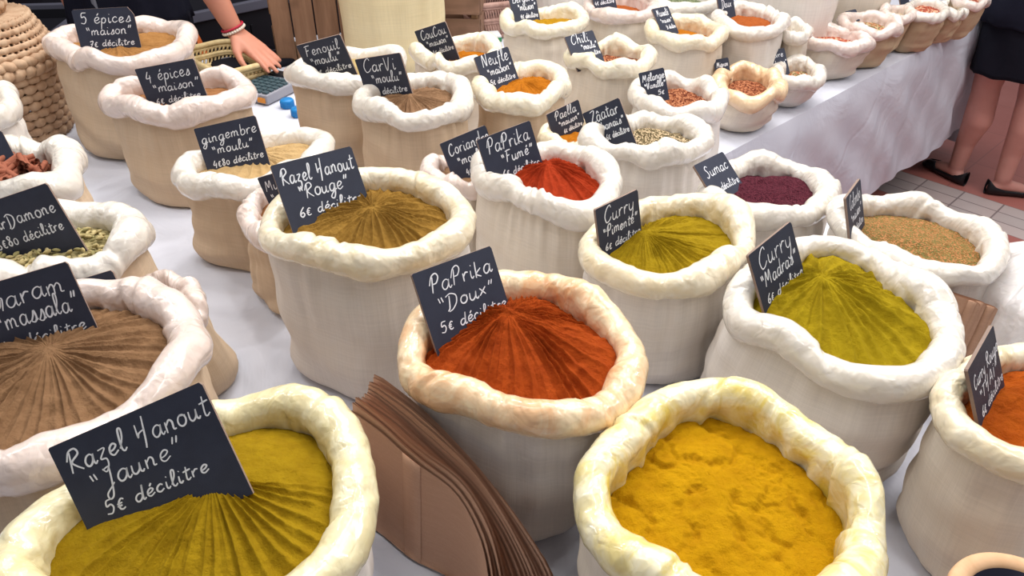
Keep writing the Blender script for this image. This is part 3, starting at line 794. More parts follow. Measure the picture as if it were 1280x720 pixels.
BOWL = [(.82, .82), (.55, 1), (.2, .85), (.04, .45), (.2, .06), (.5, .04), (.78, .4), (.86, .95)]
GL = {
    'a': (1.12, [BOWL + [(.84, .3), (.98, .0), (1.2, .22)]]),
    'b': (1.0, [[(.1, 1.9), (.1, .2), (.4, 0), (.8, .25), (.75, .8), (.4, .95), (.12, .6)]]),
    'c': (.9, [[(.8, .8), (.5, 1), (.12, .7), (.1, .25), (.45, 0), (.9, .25)]]),
    'd': (1.15, [BOWL + [(.95, 2.0), (.88, .3), (1.0, .0), (1.2, .2)]]),
    'e': (.95, [[(.02, .4), (.5, .5), (.78, .8), (.5, 1.02), (.15, .75), (.12, .25), (.45, 0), (.95, .28)]]),
    'f': (.9, [[(.95, 1.75), (.65, 1.95), (.45, 1.4), (.35, 0), (.2, -.9), (.0, -.7)], [(.0, .9), (.8, 1.0)]]),
    'g': (1.1, [BOWL + [(.82, -.3), (.5, -.95), (.1, -.7), (.5, -.2), (1.15, .2)]]),
    'h': (1.1, [[(.1, 1.95), (.1, 0)], [(.1, .5), (.45, 1), (.75, .8), (.75, .15), (1.0, .1)]]),
    'i': (.5, [[(.1, .9), (.12, .2), (.3, 0), (.5, .2)], [(.16, 1.42), (.22, 1.5)]]),
    'ï': (.5, [[(.1, .9), (.12, .2), (.3, 0), (.5, .2)], [(-.05, 1.42), (0, 1.5)], [(.35, 1.42), (.4, 1.5)]]),
    'k': (1.0, [[(.1, 1.9), (.1, 0)], [(.8, 1.0), (.15, .45), (.8, .0)]]),
    'l': (.62, [[(.0, .3), (.4, 1.2), (.45, 1.9), (.2, 1.95), (.12, 1.2), (.15, .25), (.38, 0), (.62, .22)]]),
    'm': (1.6, [[(.05, .95), (.1, 0)], [(.1, .6), (.4, 1), (.62, .75), (.62, .05)], [(.62, .6), (.95, 1), (1.2, .75), (1.22, .15), (1.5, .1)]]),
    'n': (1.1, [[(.05, .95), (.1, 0)], [(.1, .6), (.45, 1), (.72, .75), (.74, .15), (1.0, .1)]]),
    'o': (.95, [arc(.42, .5, .4, .5, 100, 470, 12) + [(.85, .85)]]),
    'p': (1.0, [[(.15, 1.0), (.1, .2), (.02, -1.1)], [(.12, .55), (.4, 1), (.78, .8), (.72, .25), (.4, .05), (.14, .25)]]),
    'r': (.8, [[(.05, .95), (.12, 0)], [(.12, .55), (.4, .95), (.75, .9)]]),
    's': (.85, [[(.05, .1), (.4, .6), (.62, 1.05), (.75, .4), (.5, 0), (.1, .08)], [(.7, .1), (.9, .25)]]),
    't': (.75, [[(.35, 1.7), (.28, .3), (.45, 0), (.75, .2)], [(-.05, 1.15), (.8, 1.25)]]),
    'u': (1.1, [[(.05, .95), (.08, .25), (.35, .0), (.7, .3), (.8, .95)], [(.8, .95), (.8, .2), (1.0, .0), (1.15, .2)]]),
    'v': (.9, [[(.0, .95), (.35, .02), (.75, .95)]]),
    'x': (.9, [[(.05, .95), (.8, .02)], [(.8, .95), (.05, .02)]]),
    'y': (1.0, [[(.05, .95), (.1, .35), (.4, .1), (.75, .4), (.82, .95)], [(.82, .95), (.75, -.2), (.45, -.95), (.1, -.7)]]),
    'z': (.95, [[(.1, .95), (.75, .95), (.2, .2), (.7, .05), (.75, -.5), (.4, -1.0), (.05, -.65)]]),
    'A': (1.5, [[(.0, 0), (.65, 1.9), (1.2, 0)], [(.2, .65), (1.05, .7)]]),
    'B': (1.3, [[(.1, 0), (.15, 1.9)], [(.0, 1.7), (.7, 2.0), (1.0, 1.5), (.3, 1.0), (1.1, .7), (.9, .05), (.1, .0)]]),
    'C': (1.4, [[(1.2, 1.6), (.95, 1.95), (.4, 1.6), (.1, .8), (.4, .05), (.9, .1), (1.3, .5)]]),
    'D': (1.5, [[(.35, 1.6), (.3, .1), (.05, -.3)], [(-.1, 1.6), (.5, 1.85), (1.2, 1.4), (1.2, .5), (.7, -.2), (.2, -.4)]]),
    'F': (1.2, [[(.3, 1.7), (.15, 0)], [(-.05, 1.75), (.5, 1.85), (1.1, 1.85)], [(.2, .95), (.8, 1.05)]]),
    'G': (1.4, [[(1.2, 1.6), (.9, 1.95), (.35, 1.6), (.1, .8), (.4, .05), (.95, .15), (1.15, .85)], [(.75, .85), (1.3, .9), (1.15, -.2)]]),
    'H': (1.4, [[(.1, 1.7), (.15, .6), (.3, .9), (.9, 1.1)], [(.9, 2.2), (.75, .2), (.65, -.5)]]),
    'I': (.6, [[(.2, 1.8), (.2, 0)]]),
    'Ï': (.6, [[(.2, 1.6), (.2, 0)], [(.02, 2.0), (.06, 2.08)], [(.34, 2.0), (.38, 2.08)]]),
    'J': (1.1, [[(.2, 1.6), (.6, 1.75), (.75, 1.6), (.7, .2), (.55, -.9), (.2, -1.1), (.1, -.6), (.6, -.1), (.9, .2)]]),
    'L': (1.1, [[(.25, 1.8), (.1, .1), (1.0, .1)]]),
    'M': (1.8, [[(.0, 0), (.3, 1.8), (.7, .6), (1.2, 1.8), (1.4, 0)]]),
    'N': (1.4, [[(.0, 0), (.15, 1.8), (.9, .1), (1.1, 1.9)]]),
    'P': (1.3, [[(.4, 1.75), (.25, 0)], [(-.05, .9), (.3, 1.8), (.85, 2.05), (1.15, 1.6), (.85, 1.0), (.35, .95)]]),
    'R': (1.4, [[(.35, 1.8), (.2, 0)], [(-.05, 1.1), (.3, 1.85), (.9, 1.95), (1.1, 1.45), (.4, .95), (.7, .5), (1.3, .02)]]),
    'S': (1.1, [[(1.0, 1.7), (.6, 1.95), (.25, 1.55), (.6, 1.0), (.75, .4), (.35, .0), (.0, .25)]]),
    'T': (1.2, [[(.5, 1.8), (.45, 0)], [(-.05, 1.8), (1.1, 1.85)]]),
    'Z': (1.3, [[(.1, 1.7), (1.1, 1.75), (.1, .1), (.7, .0), (1.25, .2)]]),
    '4': (1.1, [[(.45, 1.8), (.05, .7), (.9, .75)], [(.75, 1.2), (.65, -.2)]]),
    '5': (1.1, [[(.85, 1.85), (.2, 1.8), (.15, 1.1), (.6, 1.2), (.85, .7), (.6, .05), (.05, .15)]]),
    '6': (1.0, [[(.75, 1.8), (.25, 1.1), (.1, .4), (.45, 0), (.8, .35), (.55, .8), (.15, .5)]]),
    '7': (1.0, [[(.0, 1.6), (.8, 1.7), (.3, 0)], [(.15, .85), (.75, .9)]]),
    '8': (1.0, [[(.75, 1.5), (.45, 1.8), (.15, 1.45), (.75, .55), (.5, .0), (.1, .35), (.4, .9), (.75, 1.5)]]),
    '0': (.95, [arc(.42, .55, .36, .55, 90, 450, 12)]),
    '€': (1.0, [[(.8, 1.2), (.5, 1.35), (.2, .9), (.25, .2), (.55, 0), (.85, .15)], [(.0, .8), (.6, .85)], [(.0, .5), (.55, .52)]]),
    '«': (.9, [[(.1, 1.65), (.3, 1.0)], [(.45, 1.65), (.65, 1.0)]]),
    '»': (.9, [[(.35, 1.75), (.2, 1.15)], [(.7, 1.75), (.55, 1.15)]]),
    ' ': (.75, []),
}
GL['é'] = (GL['e'][0], GL['e'][1] + [[(.45, 1.3), (.7, 1.65)]])
GL['â'] = (GL['a'][0], GL['a'][1] + [[(.2, 1.25), (.5, 1.6), (.8, 1.25)]])


def smooth_stroke(pts, per=6):
    P = [np.array(p, float) for p in pts]
    if len(P) == 2: return np.array([P[0] + (P[1] - P[0]) * i / 4 for i in range(5)])
    Q = [2 * P[0] - P[1]] + P + [2 * P[-1] - P[-2]]
    out = []
    for i in range(1, len(Q) - 2):
        p0, p1, p2, p3 = Q[i - 1:i + 3]
        for j in range(per):
            t = j / per
            out.append(.5 * (2 * p1 + (p2 - p0) * t + (2 * p0 - 5 * p1 + 4 * p2 - p3) * t * t + (3 * p1 - p0 - 3 * p2 + p3) * t ** 3))
    out.append(P[-1])
    return np.array(out)


def write_lines(lines, W, H, pen, rng):
    """lines: (text, u0, u1, v, xh) as fractions of the board; returns ribbon verts (x, z) and faces"""
    V, F = [], []
    for text, u0, u1, v, xh in lines:
        x = 0; strokes = []
        for ch in text:
            adv, st = GL[ch]
            dy = rng.uniform(-.07, .07); sc_ = rng.uniform(.94, 1.06)
            for s in st: strokes.append([(x + px * sc_, py * sc_ + dy) for px, py in s])
            x += adv + .18
        X = (u1 - u0) * W / max(x - .18, .1); Z = xh * H
        for s in strokes:
            q = smooth_stroke(s)
            pts = np.stack([-W / 2 + u0 * W + (q[:, 0] + .16 * q[:, 1]) * X, H - v * H + q[:, 1] * Z], -1)
            if pts[:, 1].max() < -.002: continue
            T = np.gradient(pts, axis=0); T /= np.linalg.norm(T, axis=1)[:, None] + 1e-12
            N = np.stack([-T[:, 1], T[:, 0]], -1)
            hw = pen * .74 * (.8 + .3 * np.sin(np.linspace(0, PI, len(pts)))) * rng.uniform(.85, 1.1)
            b = len(V)
            a_, c_ = pts + N * hw[:, None], pts - N * hw[:, None]
            for p, q2 in zip(a_, c_): V += [p, q2]
            for i in range(len(pts) - 1): F.append((b + 2 * i, b + 2 * i + 1, b + 2 * i + 3, b + 2 * i + 2))
    return V, F


BURY = .038


def build_sign(key, lines, lab, pen=.0011, chip=None):
    S = SIGN_POSE[key]
    W, H = S['w'], S['h']
    root = empty('price_sign', S['p'], S['r'])
    tag(root, lab, 'sign', 'slate price signs standing in the sacks')
    T = .0045
    bm = bmesh.new()
    # board with slightly clipped corners
    k = .004
    rng = np.random.RandomState(len(lab) + int(W * 1e4))
    x0, x1, z0, z1 = -W / 2, W / 2, -min(BURY, .42 * H, .10 * W + .022), H
    out = [(x0, z0), (x1, z0), (x1, z1 - k), (x1 - k * .6, z1), (x0 + k * .5, z1), (x0, z1 - k * .4)]
    if chip: out = [(x0, z0), (x1, z0), (x1, z1 - .02), (x1 - .004, z1 - .012), (x1 - .012, z1), (x0 + k, z1), (x0, z1 - k)]
    fr = [bm.verts.new((x, -T / 2, z)) for x, z in out]
    bk = [bm.verts.new((x, T / 2, z)) for x, z in out]
    bm.faces.new(fr); bm.faces.new(bk[::-1])
    for i in range(len(out)):
        j = (i + 1) % len(out)
        f = bm.faces.new((fr[j], fr[i], bk[i], bk[j])); f.material_index = 1
    bmesh.ops.recalc_face_normals(bm, faces=bm.faces)
    o = from_bm('slate_board', bm, M_slate, root, False)
    o.data.materials.append(M_edge)
    V, F = write_lines(lines, W, H, pen, rng)
    if V:
        vv = [(x, -T / 2 - .0004, z) for x, z in V]
        w = mesh_from('chalk_writing', vv, F, M_chalk, root, False)
    return root

# ------------------------------------------------------------------ materials of liners and spices
L_white = m_liner('liner_white', lin(228, 221, 212), lin(222, 205, 170), .30)
L_pink = m_liner('liner_rosy', lin(228, 212, 204), lin(218, 186, 162), .35)
L_cream = m_liner('liner_cream', lin(238, 228, 205), lin(222, 190, 115), .60)
L_curry = m_liner('liner_curry', lin(238, 230, 212), lin(222, 200, 130), .55)
L_yellow = m_liner('liner_yellow', lin(238, 230, 200), lin(220, 192, 30), 1.0)
L_straw = m_liner('liner_straw', lin(236, 226, 188), lin(205, 180, 95), .55)
L_orange = m_liner('liner_orange', lin(238, 218, 182), lin(220, 136, 56), .85)
L_tan = m_liner('liner_tan', lin(234, 205, 168), lin(205, 155, 105), .60)

S_doux = m_powder('paprika_red', lin(174, 76, 24), lin(140, 52, 14))
S_fume = m_powder('smoked_paprika_red', lin(176, 62, 30), lin(140, 42, 16))
S_rouge = m_powder('brown_gold', lin(162, 124, 58), lin(128, 94, 36))
S_jaune = m_powder('mustard_gold', lin(172, 140, 24), lin(136, 104, 12))
S_turm = m_powder('turmeric_yellow', lin(206, 156, 14), lin(172, 118, 6), .8)
S_pim = m_powder('curry_gold', lin(168, 140, 26), lin(134, 108, 12))
S_mad = m_powder('curry_green_gold', lin(174, 150, 26), lin(140, 116, 12))
S_garam = m_powder('garam_brown', lin(156, 120, 88), lin(120, 88, 60))
S_thai = m_powder('thai_orange', lin(186, 92, 24), lin(140, 56, 10))
S_sumac = m_powder('sumac_purple', lin(84, 36, 47), lin(54, 20, 30), speck=lin(98, 44, 56), seed_scale=500)
S_herbes = m_powder('herb_mix', lin(162, 122, 74), lin(122, 90, 48), speck=lin(128, 118, 70), speck2=lin(184, 128, 84), seed_scale=420)
S_zaatar = m_powder('thyme_sesame', lin(132, 116, 86), lin(96, 82, 60), speck=lin(206, 182, 146), speck2=lin(84, 74, 52), seed_scale=330)
S_ginger = m_powder('ginger_cream', lin(204, 172, 124), lin(182, 148, 98))
S_cinq = m_powder('five_spice_brown', lin(178, 130, 78), lin(146, 100, 54))
S_quatre = m_powder('four_spice_brown', lin(168, 118, 78), lin(136, 90, 54))
S_fenouil = m_powder('fennel_straw', lin(196, 172, 120), lin(168, 142, 92))
S_carvi = m_powder('caraway_brown', lin(158, 124, 94), lin(124, 92, 66))
S_gold = m_powder('orange_gold', lin(190, 116, 30), lin(160, 92, 18))
S_goldy = m_powder('yellow_gold', lin(184, 138, 30), lin(154, 110, 18))
S_rust = m_powder('rust_powder', lin(176, 96, 48), lin(146, 70, 30))
S_flake = m_powder('red_brown_flakes', lin(152, 92, 62), lin(112, 58, 38), speck=lin(180, 120, 86), speck2=lin(96, 46, 32), seed_scale=220)
S_pepper = m_powder('mixed_peppercorns', lin(140, 122, 82), lin(96, 84, 60), speck=lin(176, 100, 70), speck2=lin(190, 170, 130), seed_scale=170)
S_red = m_powder('red_berries', lin(190, 100, 72), lin(150, 66, 50), speck=lin(214, 170, 140), speck2=lin(140, 60, 50), seed_scale=170)
S_green = m_powder('dry_green_leaves', lin(104, 112, 84), lin(70, 78, 58), speck=lin(128, 136, 104), seed_scale=200)
S_paleseed = m_powder('pale_seeds', lin(178, 160, 126), lin(150, 132, 100), speck=lin(206, 188, 150), seed_scale=200)
S_bark = m_powder('bark_brown', lin(120, 70, 50), lin(84, 44, 32))
S_pod = m_powder('packed_pods', lin(140, 128, 88), lin(100, 90, 58), speck=lin(168, 154, 110), seed_scale=130)  # darker straw tones with coarse specks for the bed of pods


def three(t1, t2, t3, x1=(.06, .92), x2=(.1, .9), x3=(.06, .92), h1=.13, h2=.115):
    out = []
    if t1: out.append((t1, x1[0], x1[1], .37, h1))
    if t2: out.append((t2, x2[0], x2[1], .66, h2))
    if t3: out.append((t3, x3[0], x3[1], .95, .085))
    return out


DL = 'décilitre'
# key, cotton, liner, sack label, sack kwargs, spice (name, material, label, kwargs), sign (lines, label, kwargs)
ROWS = [
 ('doux', 'white', L_orange, 'open white sack with orange dusted rim at the centre, holding brick red paprika', dict(fat=.7, base=0.97),
  ('paprika_powder', S_doux, 'brick red paprika raked into rays in the orange rimmed centre sack', dict(lev=.036, heap=.044, apex=(-.12, .30), ridges=46, amp=.0042, lump=.0045)),
  (three('PaPrika', '«Doux»', '5€ ' + DL, (.14, .92), (.16, .88), (.12, .97)), 'slate sign reading PaPrika Doux in the centre sack', dict(pen=.00125))),
 ('turmeric', 'cream', L_yellow, 'open sack with yellow stained rim at the front, filled with bright yellow turmeric', dict(fat=.5, base=0.98),
  ('turmeric_powder', S_turm, 'bright yellow turmeric powder lying smooth and cracked in the front yellow rimmed sack', dict(lev=.050, heap=.012, apex=(.0, .1), lump=.004, crust=.014)), None),
 ('jaune', 'white', L_straw, 'open sack with pale straw coloured rim in the front left corner, holding mustard gold powder', dict(fat=.6, base=0.98),
  ('ras_el_hanout_powder', S_jaune, 'mustard gold powder raked into rays in the front left corner sack', dict(lev=.034, heap=.040, apex=(.10, .10), ridges=46, amp=.0038, span=(-1.25, 1.5))),
  (three('Razel Hanout', '«Jaune»', '5€ ' + DL, (.06, .97), (.13, .72), (.15, .82), .125, .12), 'large slate sign reading Razel Hanout Jaune in the front left sack', dict(pen=.0013))),
 ('garam', 'beige', L_pink, 'wide open beige sack at the left edge holding brown garam masala powder', dict(fat=.7, base=1.10),
  ('garam_masala_powder', S_garam, 'brown garam masala raked into rays in the wide sack at the left edge', dict(lev=.036, heap=.036, apex=(.10, .10), ridges=44, amp=.0036)),
  (three('Garam', '«massala»', '6€ ' + DL, (.12, .88), (.12, .93), (.05, .9), .15, .14), 'slate sign reading Garam massala in the brown powder at the left edge', dict(pen=.0014))),
 ('nearhidden', 'beige', L_pink, 'low beige sack half hidden behind the wide garam masala sack', dict(fat=1.0, base=1.3, lean=(.03, -.01), fine=.8),
  ('brown_spice', S_carvi, 'brown spice in the low sack hidden behind the garam masala sack', dict(lev=.03, heap=.01)),
  ([], 'dark slate sign with only its top edge showing behind the garam masala sack', {})),
 ('cardamom', 'beige', L_white, 'open sack with thick white rim at the left edge holding green cardamom pods', dict(fat=.9, base=1.08, lean=(.02, -.01)),
  ('cardamom_pod_bed', S_pod, 'bed of packed green cardamom pods in the thick white rimmed sack at left', dict(lev=.042, heap=.012, lump=.004)),
  ([('CarDamone', .02, .93, .52, .13), ('6€80 ' + DL, .04, .9, .86, .105)], 'slate sign reading CarDamone standing in the green cardamom pods', dict(pen=.0014))),
 ('cinnamon', 'beige', L_white, 'white rimmed sack at the left edge holding cinnamon sticks', dict(fat=1.0, base=1.12),
  ('cinnamon_chips', S_bark, 'dark bark chips under the cinnamon sticks in the sack at the left edge', dict(lev=.045, heap=.01, lump=.004)),
  ([], 'blank looking slate sign cut by the left picture edge beside the cinnamon sticks', {})),
 ('farleft', 'white', L_white, 'bulging white plastic lined sack in the far left corner before the woven basket', dict(fat=1.0, base=1.15, fine=.8),
  ('pale_powder', S_ginger, 'pale powder in the bulging white sack before the woven basket', dict(lev=.03, heap=.01)), None),
 ('cinq', 'beige', L_pink, 'tall beige sack at the back left holding five spice powder', dict(fat=.6, base=1.03, fine=.9),
  ('five_spice_powder', S_cinq, 'light brown five spice powder in the tall sack at the back left', dict(lev=.034, heap=.014, apex=(.1, -.1), ridges=30, amp=.002)),
  (three('5 épices', '«maison»', '7€ ' + DL, (.1, .92), (.14, .9), (.16, .9), .14, .12), 'slate sign reading 5 épices maison in the tall back left sack', dict(pen=.0014, chip=1))),
 ('quatre', 'beige', L_pink, 'beige sack in front of the five spice sack, rosy rimmed, holding four spice powder', dict(fat=.7, base=1.12, fine=.9),
  ('four_spice_powder', S_quatre, 'brown four spice powder in the rosy rimmed sack at left', dict(lev=.036, heap=.016, apex=(.0, -.1), ridges=20, amp=.003)),
  (three('4 épices', '«maison»', '6€ ' + DL, (.12, .86), (.16, .95), (.14, .9), .15, .12), 'slate sign reading 4 épices maison in the rosy rimmed sack', dict(pen=.0014))),
 ('gingembre', 'beige', L_white, 'short beige sack in the left middle holding pale ginger powder', dict(fat=.7, base=1.20, fine=.9),
  ('ginger_powder', S_ginger, 'pale cream ginger powder in the short sack of the left middle', dict(lev=.030, heap=.012, ridges=26, amp=.002)),
  (three('gingembre', '«moulu»', '4€80 ' + DL, (.06, .95), (.16, .84), (.12, .94), .125, .115), 'slate sign reading gingembre moulu in the short left middle sack', dict(pen=.0013))),
 ('muscade', 'beige', L_pink, 'narrow beige sack squeezed between the ginger sack and the large brown gold one', dict(fat=.4, base=1.08, fine=.8),
  ('nutmeg_powder', S_quatre, 'brown nutmeg powder in the narrow squeezed sack', dict(lev=.03, heap=.008)),
  ([('Muscade', .08, .9, .42, .14), ('«moulue»', .1, .9, .72, .12)], 'slate sign partly hidden behind the Razel Hanout Rouge sign', dict(pen=.0012))),
 ('rouge', 'white', L_cream, 'large cream rimmed sack left of centre holding brown gold powder', dict(fat=.55, base=1.00),
  ('ras_el_hanout_powder', S_rouge, 'brown gold powder raked into rays in the large cream rimmed sack', dict(lev=.036, heap=.034, apex=(.06, .02), ridges=36, amp=.0040, lump=.004)),
  (three('Razel Hanout', '«Rouge»', '6€ ' + DL, (.06, .95), (.2, .82), (.14, .93), .135, .125), 'slate sign reading Razel Hanout Rouge in the large cream rimmed sack', dict(pen=.00135))),
 ('fenouil', 'beige', L_white, 'beige sack at the back left beside the crate, holding ground fennel', dict(fat=.5, base=1.06, fine=.8),
  ('fennel_powder', S_fenouil, 'straw coloured ground fennel in the sack beside the wooden crate', dict(lev=.026, heap=.012)),
  (three('Fenouil', '«moulu»', '4€ ' + DL, (.12, .88), (.14, .82), (.14, .95), .15, .13), 'slate sign reading Fenouil moulu before the upright wooden crate', dict(pen=.0015))),
 ('carvi', 'beige', L_white, 'beige sack with full white rim at the back, holding raked brown caraway powder', dict(fat=.6, base=1.10, fine=.9),
  ('caraway_powder', S_carvi, 'greyish brown caraway powder raked into rays in the full white rimmed sack', dict(lev=.034, heap=.026, apex=(.0, -.05), ridges=40, amp=.0034)),
  (three('CarVi', '«moulu»', '4€ ' + DL, (.12, .82), (.22, .9), (.16, .92), .17, .13), 'slate sign reading CarVi moulu in the raked caraway sack', dict(pen=.0015))),
 ('curcuma', 'cream', L_curry, 'low cream sack at the back before the tall cream bag, holding orange gold powder', dict(fat=.9, base=1.05, fine=.7),
  ('orange_gold_powder', S_gold, 'orange gold powder in the low cream sack before the tall cream bag', dict(lev=.045, heap=.014, ridges=24, amp=.002)),
  (three('CouCou', '«maison»', '4€ ' + DL, (.12, .9), (.2, .9), (.3, .95), .17, .12), 'slate sign reading CouCou leaning in the low cream sack', dict(pen=.0014))),
 ('neufle', 'beige', L_curry, 'beige sack in the middle back row holding rust orange powder', dict(fat=.7, base=1.03, fine=.8),
  ('rust_powder', S_gold, 'rust orange powder in the sack of the middle back row', dict(lev=.036, heap=.022, ridges=30, amp=.0025)),
  (three('Neufle', '«maison»', '5€ ' + DL, (.16, .9), (.2, .92), (.2, .92), .2, .12), 'slate sign reading Neufle in the rust orange powder', dict(pen=.0014))),
 ('bergere', 'cream', L_curry, 'cream yellow rimmed sack at the top middle holding yellow gold powder', dict(fat=.6, base=1.00, fine=.6),
  ('yellow_gold_powder', S_goldy, 'yellow gold powder in the cream rimmed sack at the top middle', dict(lev=.034, heap=.012)),
  (three('Bergere', '«maison»', '4€ ' + DL, (.1, .9), (.25, .92), (.3, .94), .15, .13), 'slate sign reading Bergere at the top middle of the picture', dict(pen=.0016))),
 ('pinkish', 'cream', L_pink, 'rosy lined sack right of the yellow gold one, holding light red powder', dict(fat=.7, base=1.00, fine=.6),
  ('light_red_powder', S_rust, 'light red brown powder in the rosy lined back row sack', dict(lev=.046, heap=.012)),
  (three(None, '«doux»', '4€ ' + DL, x2=(.25, .85)), 'slate sign cut by the top picture edge in the rosy lined sack', dict(pen=.0015))),
 ('chili', 'cream', L_curry, 'cream sack of the middle back row holding dark red chilli flakes', dict(fat=.7, base=1.03, fine=.7),
  ('chilli_flakes', S_flake, 'dark red brown chilli flakes deep in the cream sack of the middle back row', dict(lev=.046, heap=.012)),
  (three('Chili', '«moulu»', '4€ ' + DL, (.14, .75), (.4, .95), (.45, .97), .2, .13), 'slate sign reading Chili on the cream sack', dict(pen=.0014))),
 ('safran', 'cream', L_cream, 'yellow tinted sack right of the chilli sack, holding orange yellow powder', dict(fat=.6, base=1.00, fine=.7),
  ('orange_yellow_powder', S_gold, 'orange yellow powder in the yellow tinted back row sack', dict(lev=.046, heap=.014)),
  (three('Massalé', '«maison»', '5€ ' + DL, (.15, .85), (.2, .9), (.4, .95), .15, .11), 'faded slate sign leaning on the yellow tinted back row sack', dict(pen=.0012))),
 ('greenherb', 'white', L_white, 'white sack at the top edge holding dry green leaves', dict(fat=.6, base=.95, fine=.6),
  ('dried_green_leaves', S_green, 'dry green leaves in the white sack at the top edge', dict(lev=.046, heap=.015)), None),
 ('cafe', 'white', L_white, 'large white sack of the far table holding orange brown powder', dict(fat=.6, base=1.00, fine=.7),
  ('orange_brown_powder', S_rust, 'orange brown powder in the large white sack of the far table', dict(lev=.036, heap=.018)),
  ([('Tandoori', .1, .9, .35, .12), ('Doux', .2, .8, .7, .17)], 'slate sign on the large white far table sack with orange brown powder', dict(pen=.0014))),
 ('smallcream', 'cream', L_white, 'small cream sack wedged behind the large white orange brown one', dict(fat=.8, base=.95, fine=.5),
  ('pale_herb', S_paleseed, 'pale dry herb in the small wedged cream sack', dict(lev=.045, heap=.01)), None),
 ('vanille', 'white', L_white, 'low white sack in the middle of the far table holding chopped brown mix', dict(fat=1.0, base=1.02, fine=.8),
  ('chopped_brown_spice', S_flake, 'chopped brown vanilla mix in the low white sack', dict(lev=.040, heap=.022, lump=.005)),
  (three('Mélange', '«Vanille»', '5€', (.1, .95), (.12, .95), (.6, .85), .14, .12), 'slate sign reading Mélange Vanille in the chopped brown mix', dict(pen=.0014))),
 ('tan', 'cream', L_tan, 'sack with tan orange rim beside the low white one, holding reddish powder', dict(fat=.8, base=.95, fine=.7, lean=(-.02, .03)),
  ('reddish_powder', S_flake, 'reddish brown powder deep in the tan rimmed sack', dict(lev=.045, heap=.012)),
  ([('Mignon', .15, .9, .5, .17), ('4€', .4, .75, .9, .15)], 'small slate sign above the tan rimmed sack', dict(pen=.0011))),
 ('pepper', 'white', L_white, 'small low white sack at the corner of the far table holding mixed peppercorns', dict(fat=.7, base=.92, fine=.7, lean=(-.02, .03)),
  ('mixed_peppercorns', S_pepper, 'mixed peppercorns in the small low white corner sack', dict(lev=.040, heap=.012)),
  ([('Poivre', .1, .85, .4, .15), ('«5 baies»', .1, .95, .78, .12)], 'slate sign in the small peppercorn sack at the far table corner', dict(pen=.0012))),
 ('redpepper', 'cream', L_pink, 'cream sack in the far row nearest the camera, holding pale red berries', dict(fat=.5, base=.95, fine=.6, lean=(-.02, .03)),
  ('pale_red_berries', S_red, 'pale red berries in the nearest cream sack of the far receding row', dict(lev=.036, heap=.014)),
  ([], 'small slate tag on the nearest sack of the far receding row', {})),
 ('drygreen', 'tan', L_pink, 'tan cloth sack second along the far receding row, holding dry green herb', dict(fat=.4, base=.95, fine=.6, lean=(-.02, .03)),
  ('dry_green_herb', S_pepper, 'dry green herb in the second tan sack of the far receding row', dict(lev=.036, heap=.012)),
  ([], 'small slate tag on the second sack of the far receding row', {})),
 ('paleseed', 'tan', L_pink, 'small tan sack third along the far receding row', dict(fat=.4, base=.95, fine=.5, lean=(-.02, .03)),
  ('pale_seeds', S_paleseed, 'pale seeds in the third small sack of the far receding row', dict(lev=.03, heap=.01)), None),
 ('redberry', 'tan', L_white, 'pale sack fourth along the far receding row, heaped with red berries', dict(fat=.5, base=.95, fine=.5, lean=(-.02, .03)),
  ('red_berries', S_red, 'red berries heaped in the fourth sack of the far receding row', dict(lev=.022, heap=.016)),
  ([], 'small pale tag on the red berry sack in the far receding row', {})),
 ('endwhite', 'tan', L_white, 'white rimmed small sack fifth along the far receding row', dict(fat=.5, base=.95, fine=.5, lean=(-.02, .03)),
  ('grey_seeds', S_paleseed, 'greyish seeds in the fifth sack of the far receding row', dict(lev=.03, heap=.01)), None),
 ('endpink', 'tan', L_pink, 'last small sack of the far receding row, beside the black skirt', dict(fat=.5, base=.95, fine=.5, lean=(-.02, .03)),
  ('pinkish_berries', S_red, 'pinkish berries in the last sack beside the black skirt', dict(lev=.03, heap=.01)), None),
 ('paella', 'cream', L_cream, 'small yellow rimmed sack tucked behind the white thyme and sesame sack', dict(fat=.6, base=1.00, fine=.7),
  ('paella_powder', S_gold, 'orange powder in the small tucked yellow rimmed sack', dict(lev=.03, heap=.01)),
  (three('Paella', '«maison»', '6€ ' + DL, (.2, .85), (.25, .9), (.35, .92), .17, .12), 'slate sign reading Paella left of the Zâatar sign', dict(pen=.0013))),
 ('zaatar', 'white', L_white, 'white sack in the middle holding a grey brown thyme and sesame mix', dict(fat=.9, base=1.03, fine=.9),
  ('thyme_sesame_mix', S_zaatar, 'speckled grey brown thyme and sesame mix in the white middle sack', dict(lev=.036, heap=.022, lump=.004)),
  (three('Zâatar', '«Libanais»', '6€ ' + DL, (.14, .88), (.1, .93), (.35, .96), .17, .115), 'slate sign reading Zâatar Libanais in the thyme and sesame mix', dict(pen=.0014))),
 ('fume', 'cream', L_white, 'white rimmed sack in the middle holding dark red smoked paprika', dict(fat=.9, base=1.07),
  ('smoked_paprika_powder', S_fume, 'dark red smoked paprika combed in lines in the white rimmed middle sack', dict(lev=.034, heap=.036, apex=(.05, .25), ridges=40, amp=.0034)),
  (three('PaPrika', '«Fumé»', '6€ ' + DL, (.12, .9), (.3, .9), (.25, .95), .16, .12), 'slate sign reading PaPrika Fumé in the dark red powder', dict(pen=.00135))),
 ('coriandre', 'cream', L_pink, 'small rosy rimmed sack squeezed behind the smoked paprika sack', dict(fat=.6, base=1.0, fine=.8),
  ('coriander_powder', S_carvi, 'brown coriander powder in the small squeezed rosy rimmed sack', dict(lev=.034, heap=.01)),
  (three('Coriandre', '«moulu»', '4€ ' + DL, (.1, .98), (.2, .85), (.3, .9), .15, .12), 'slate sign reading Coriandre partly behind the PaPrika Fumé sign', dict(pen=.0013))),
 ('pimente', 'white', L_cream, 'cream rimmed sack right of centre holding golden hot curry powder', dict(fat=.7, base=1.00),
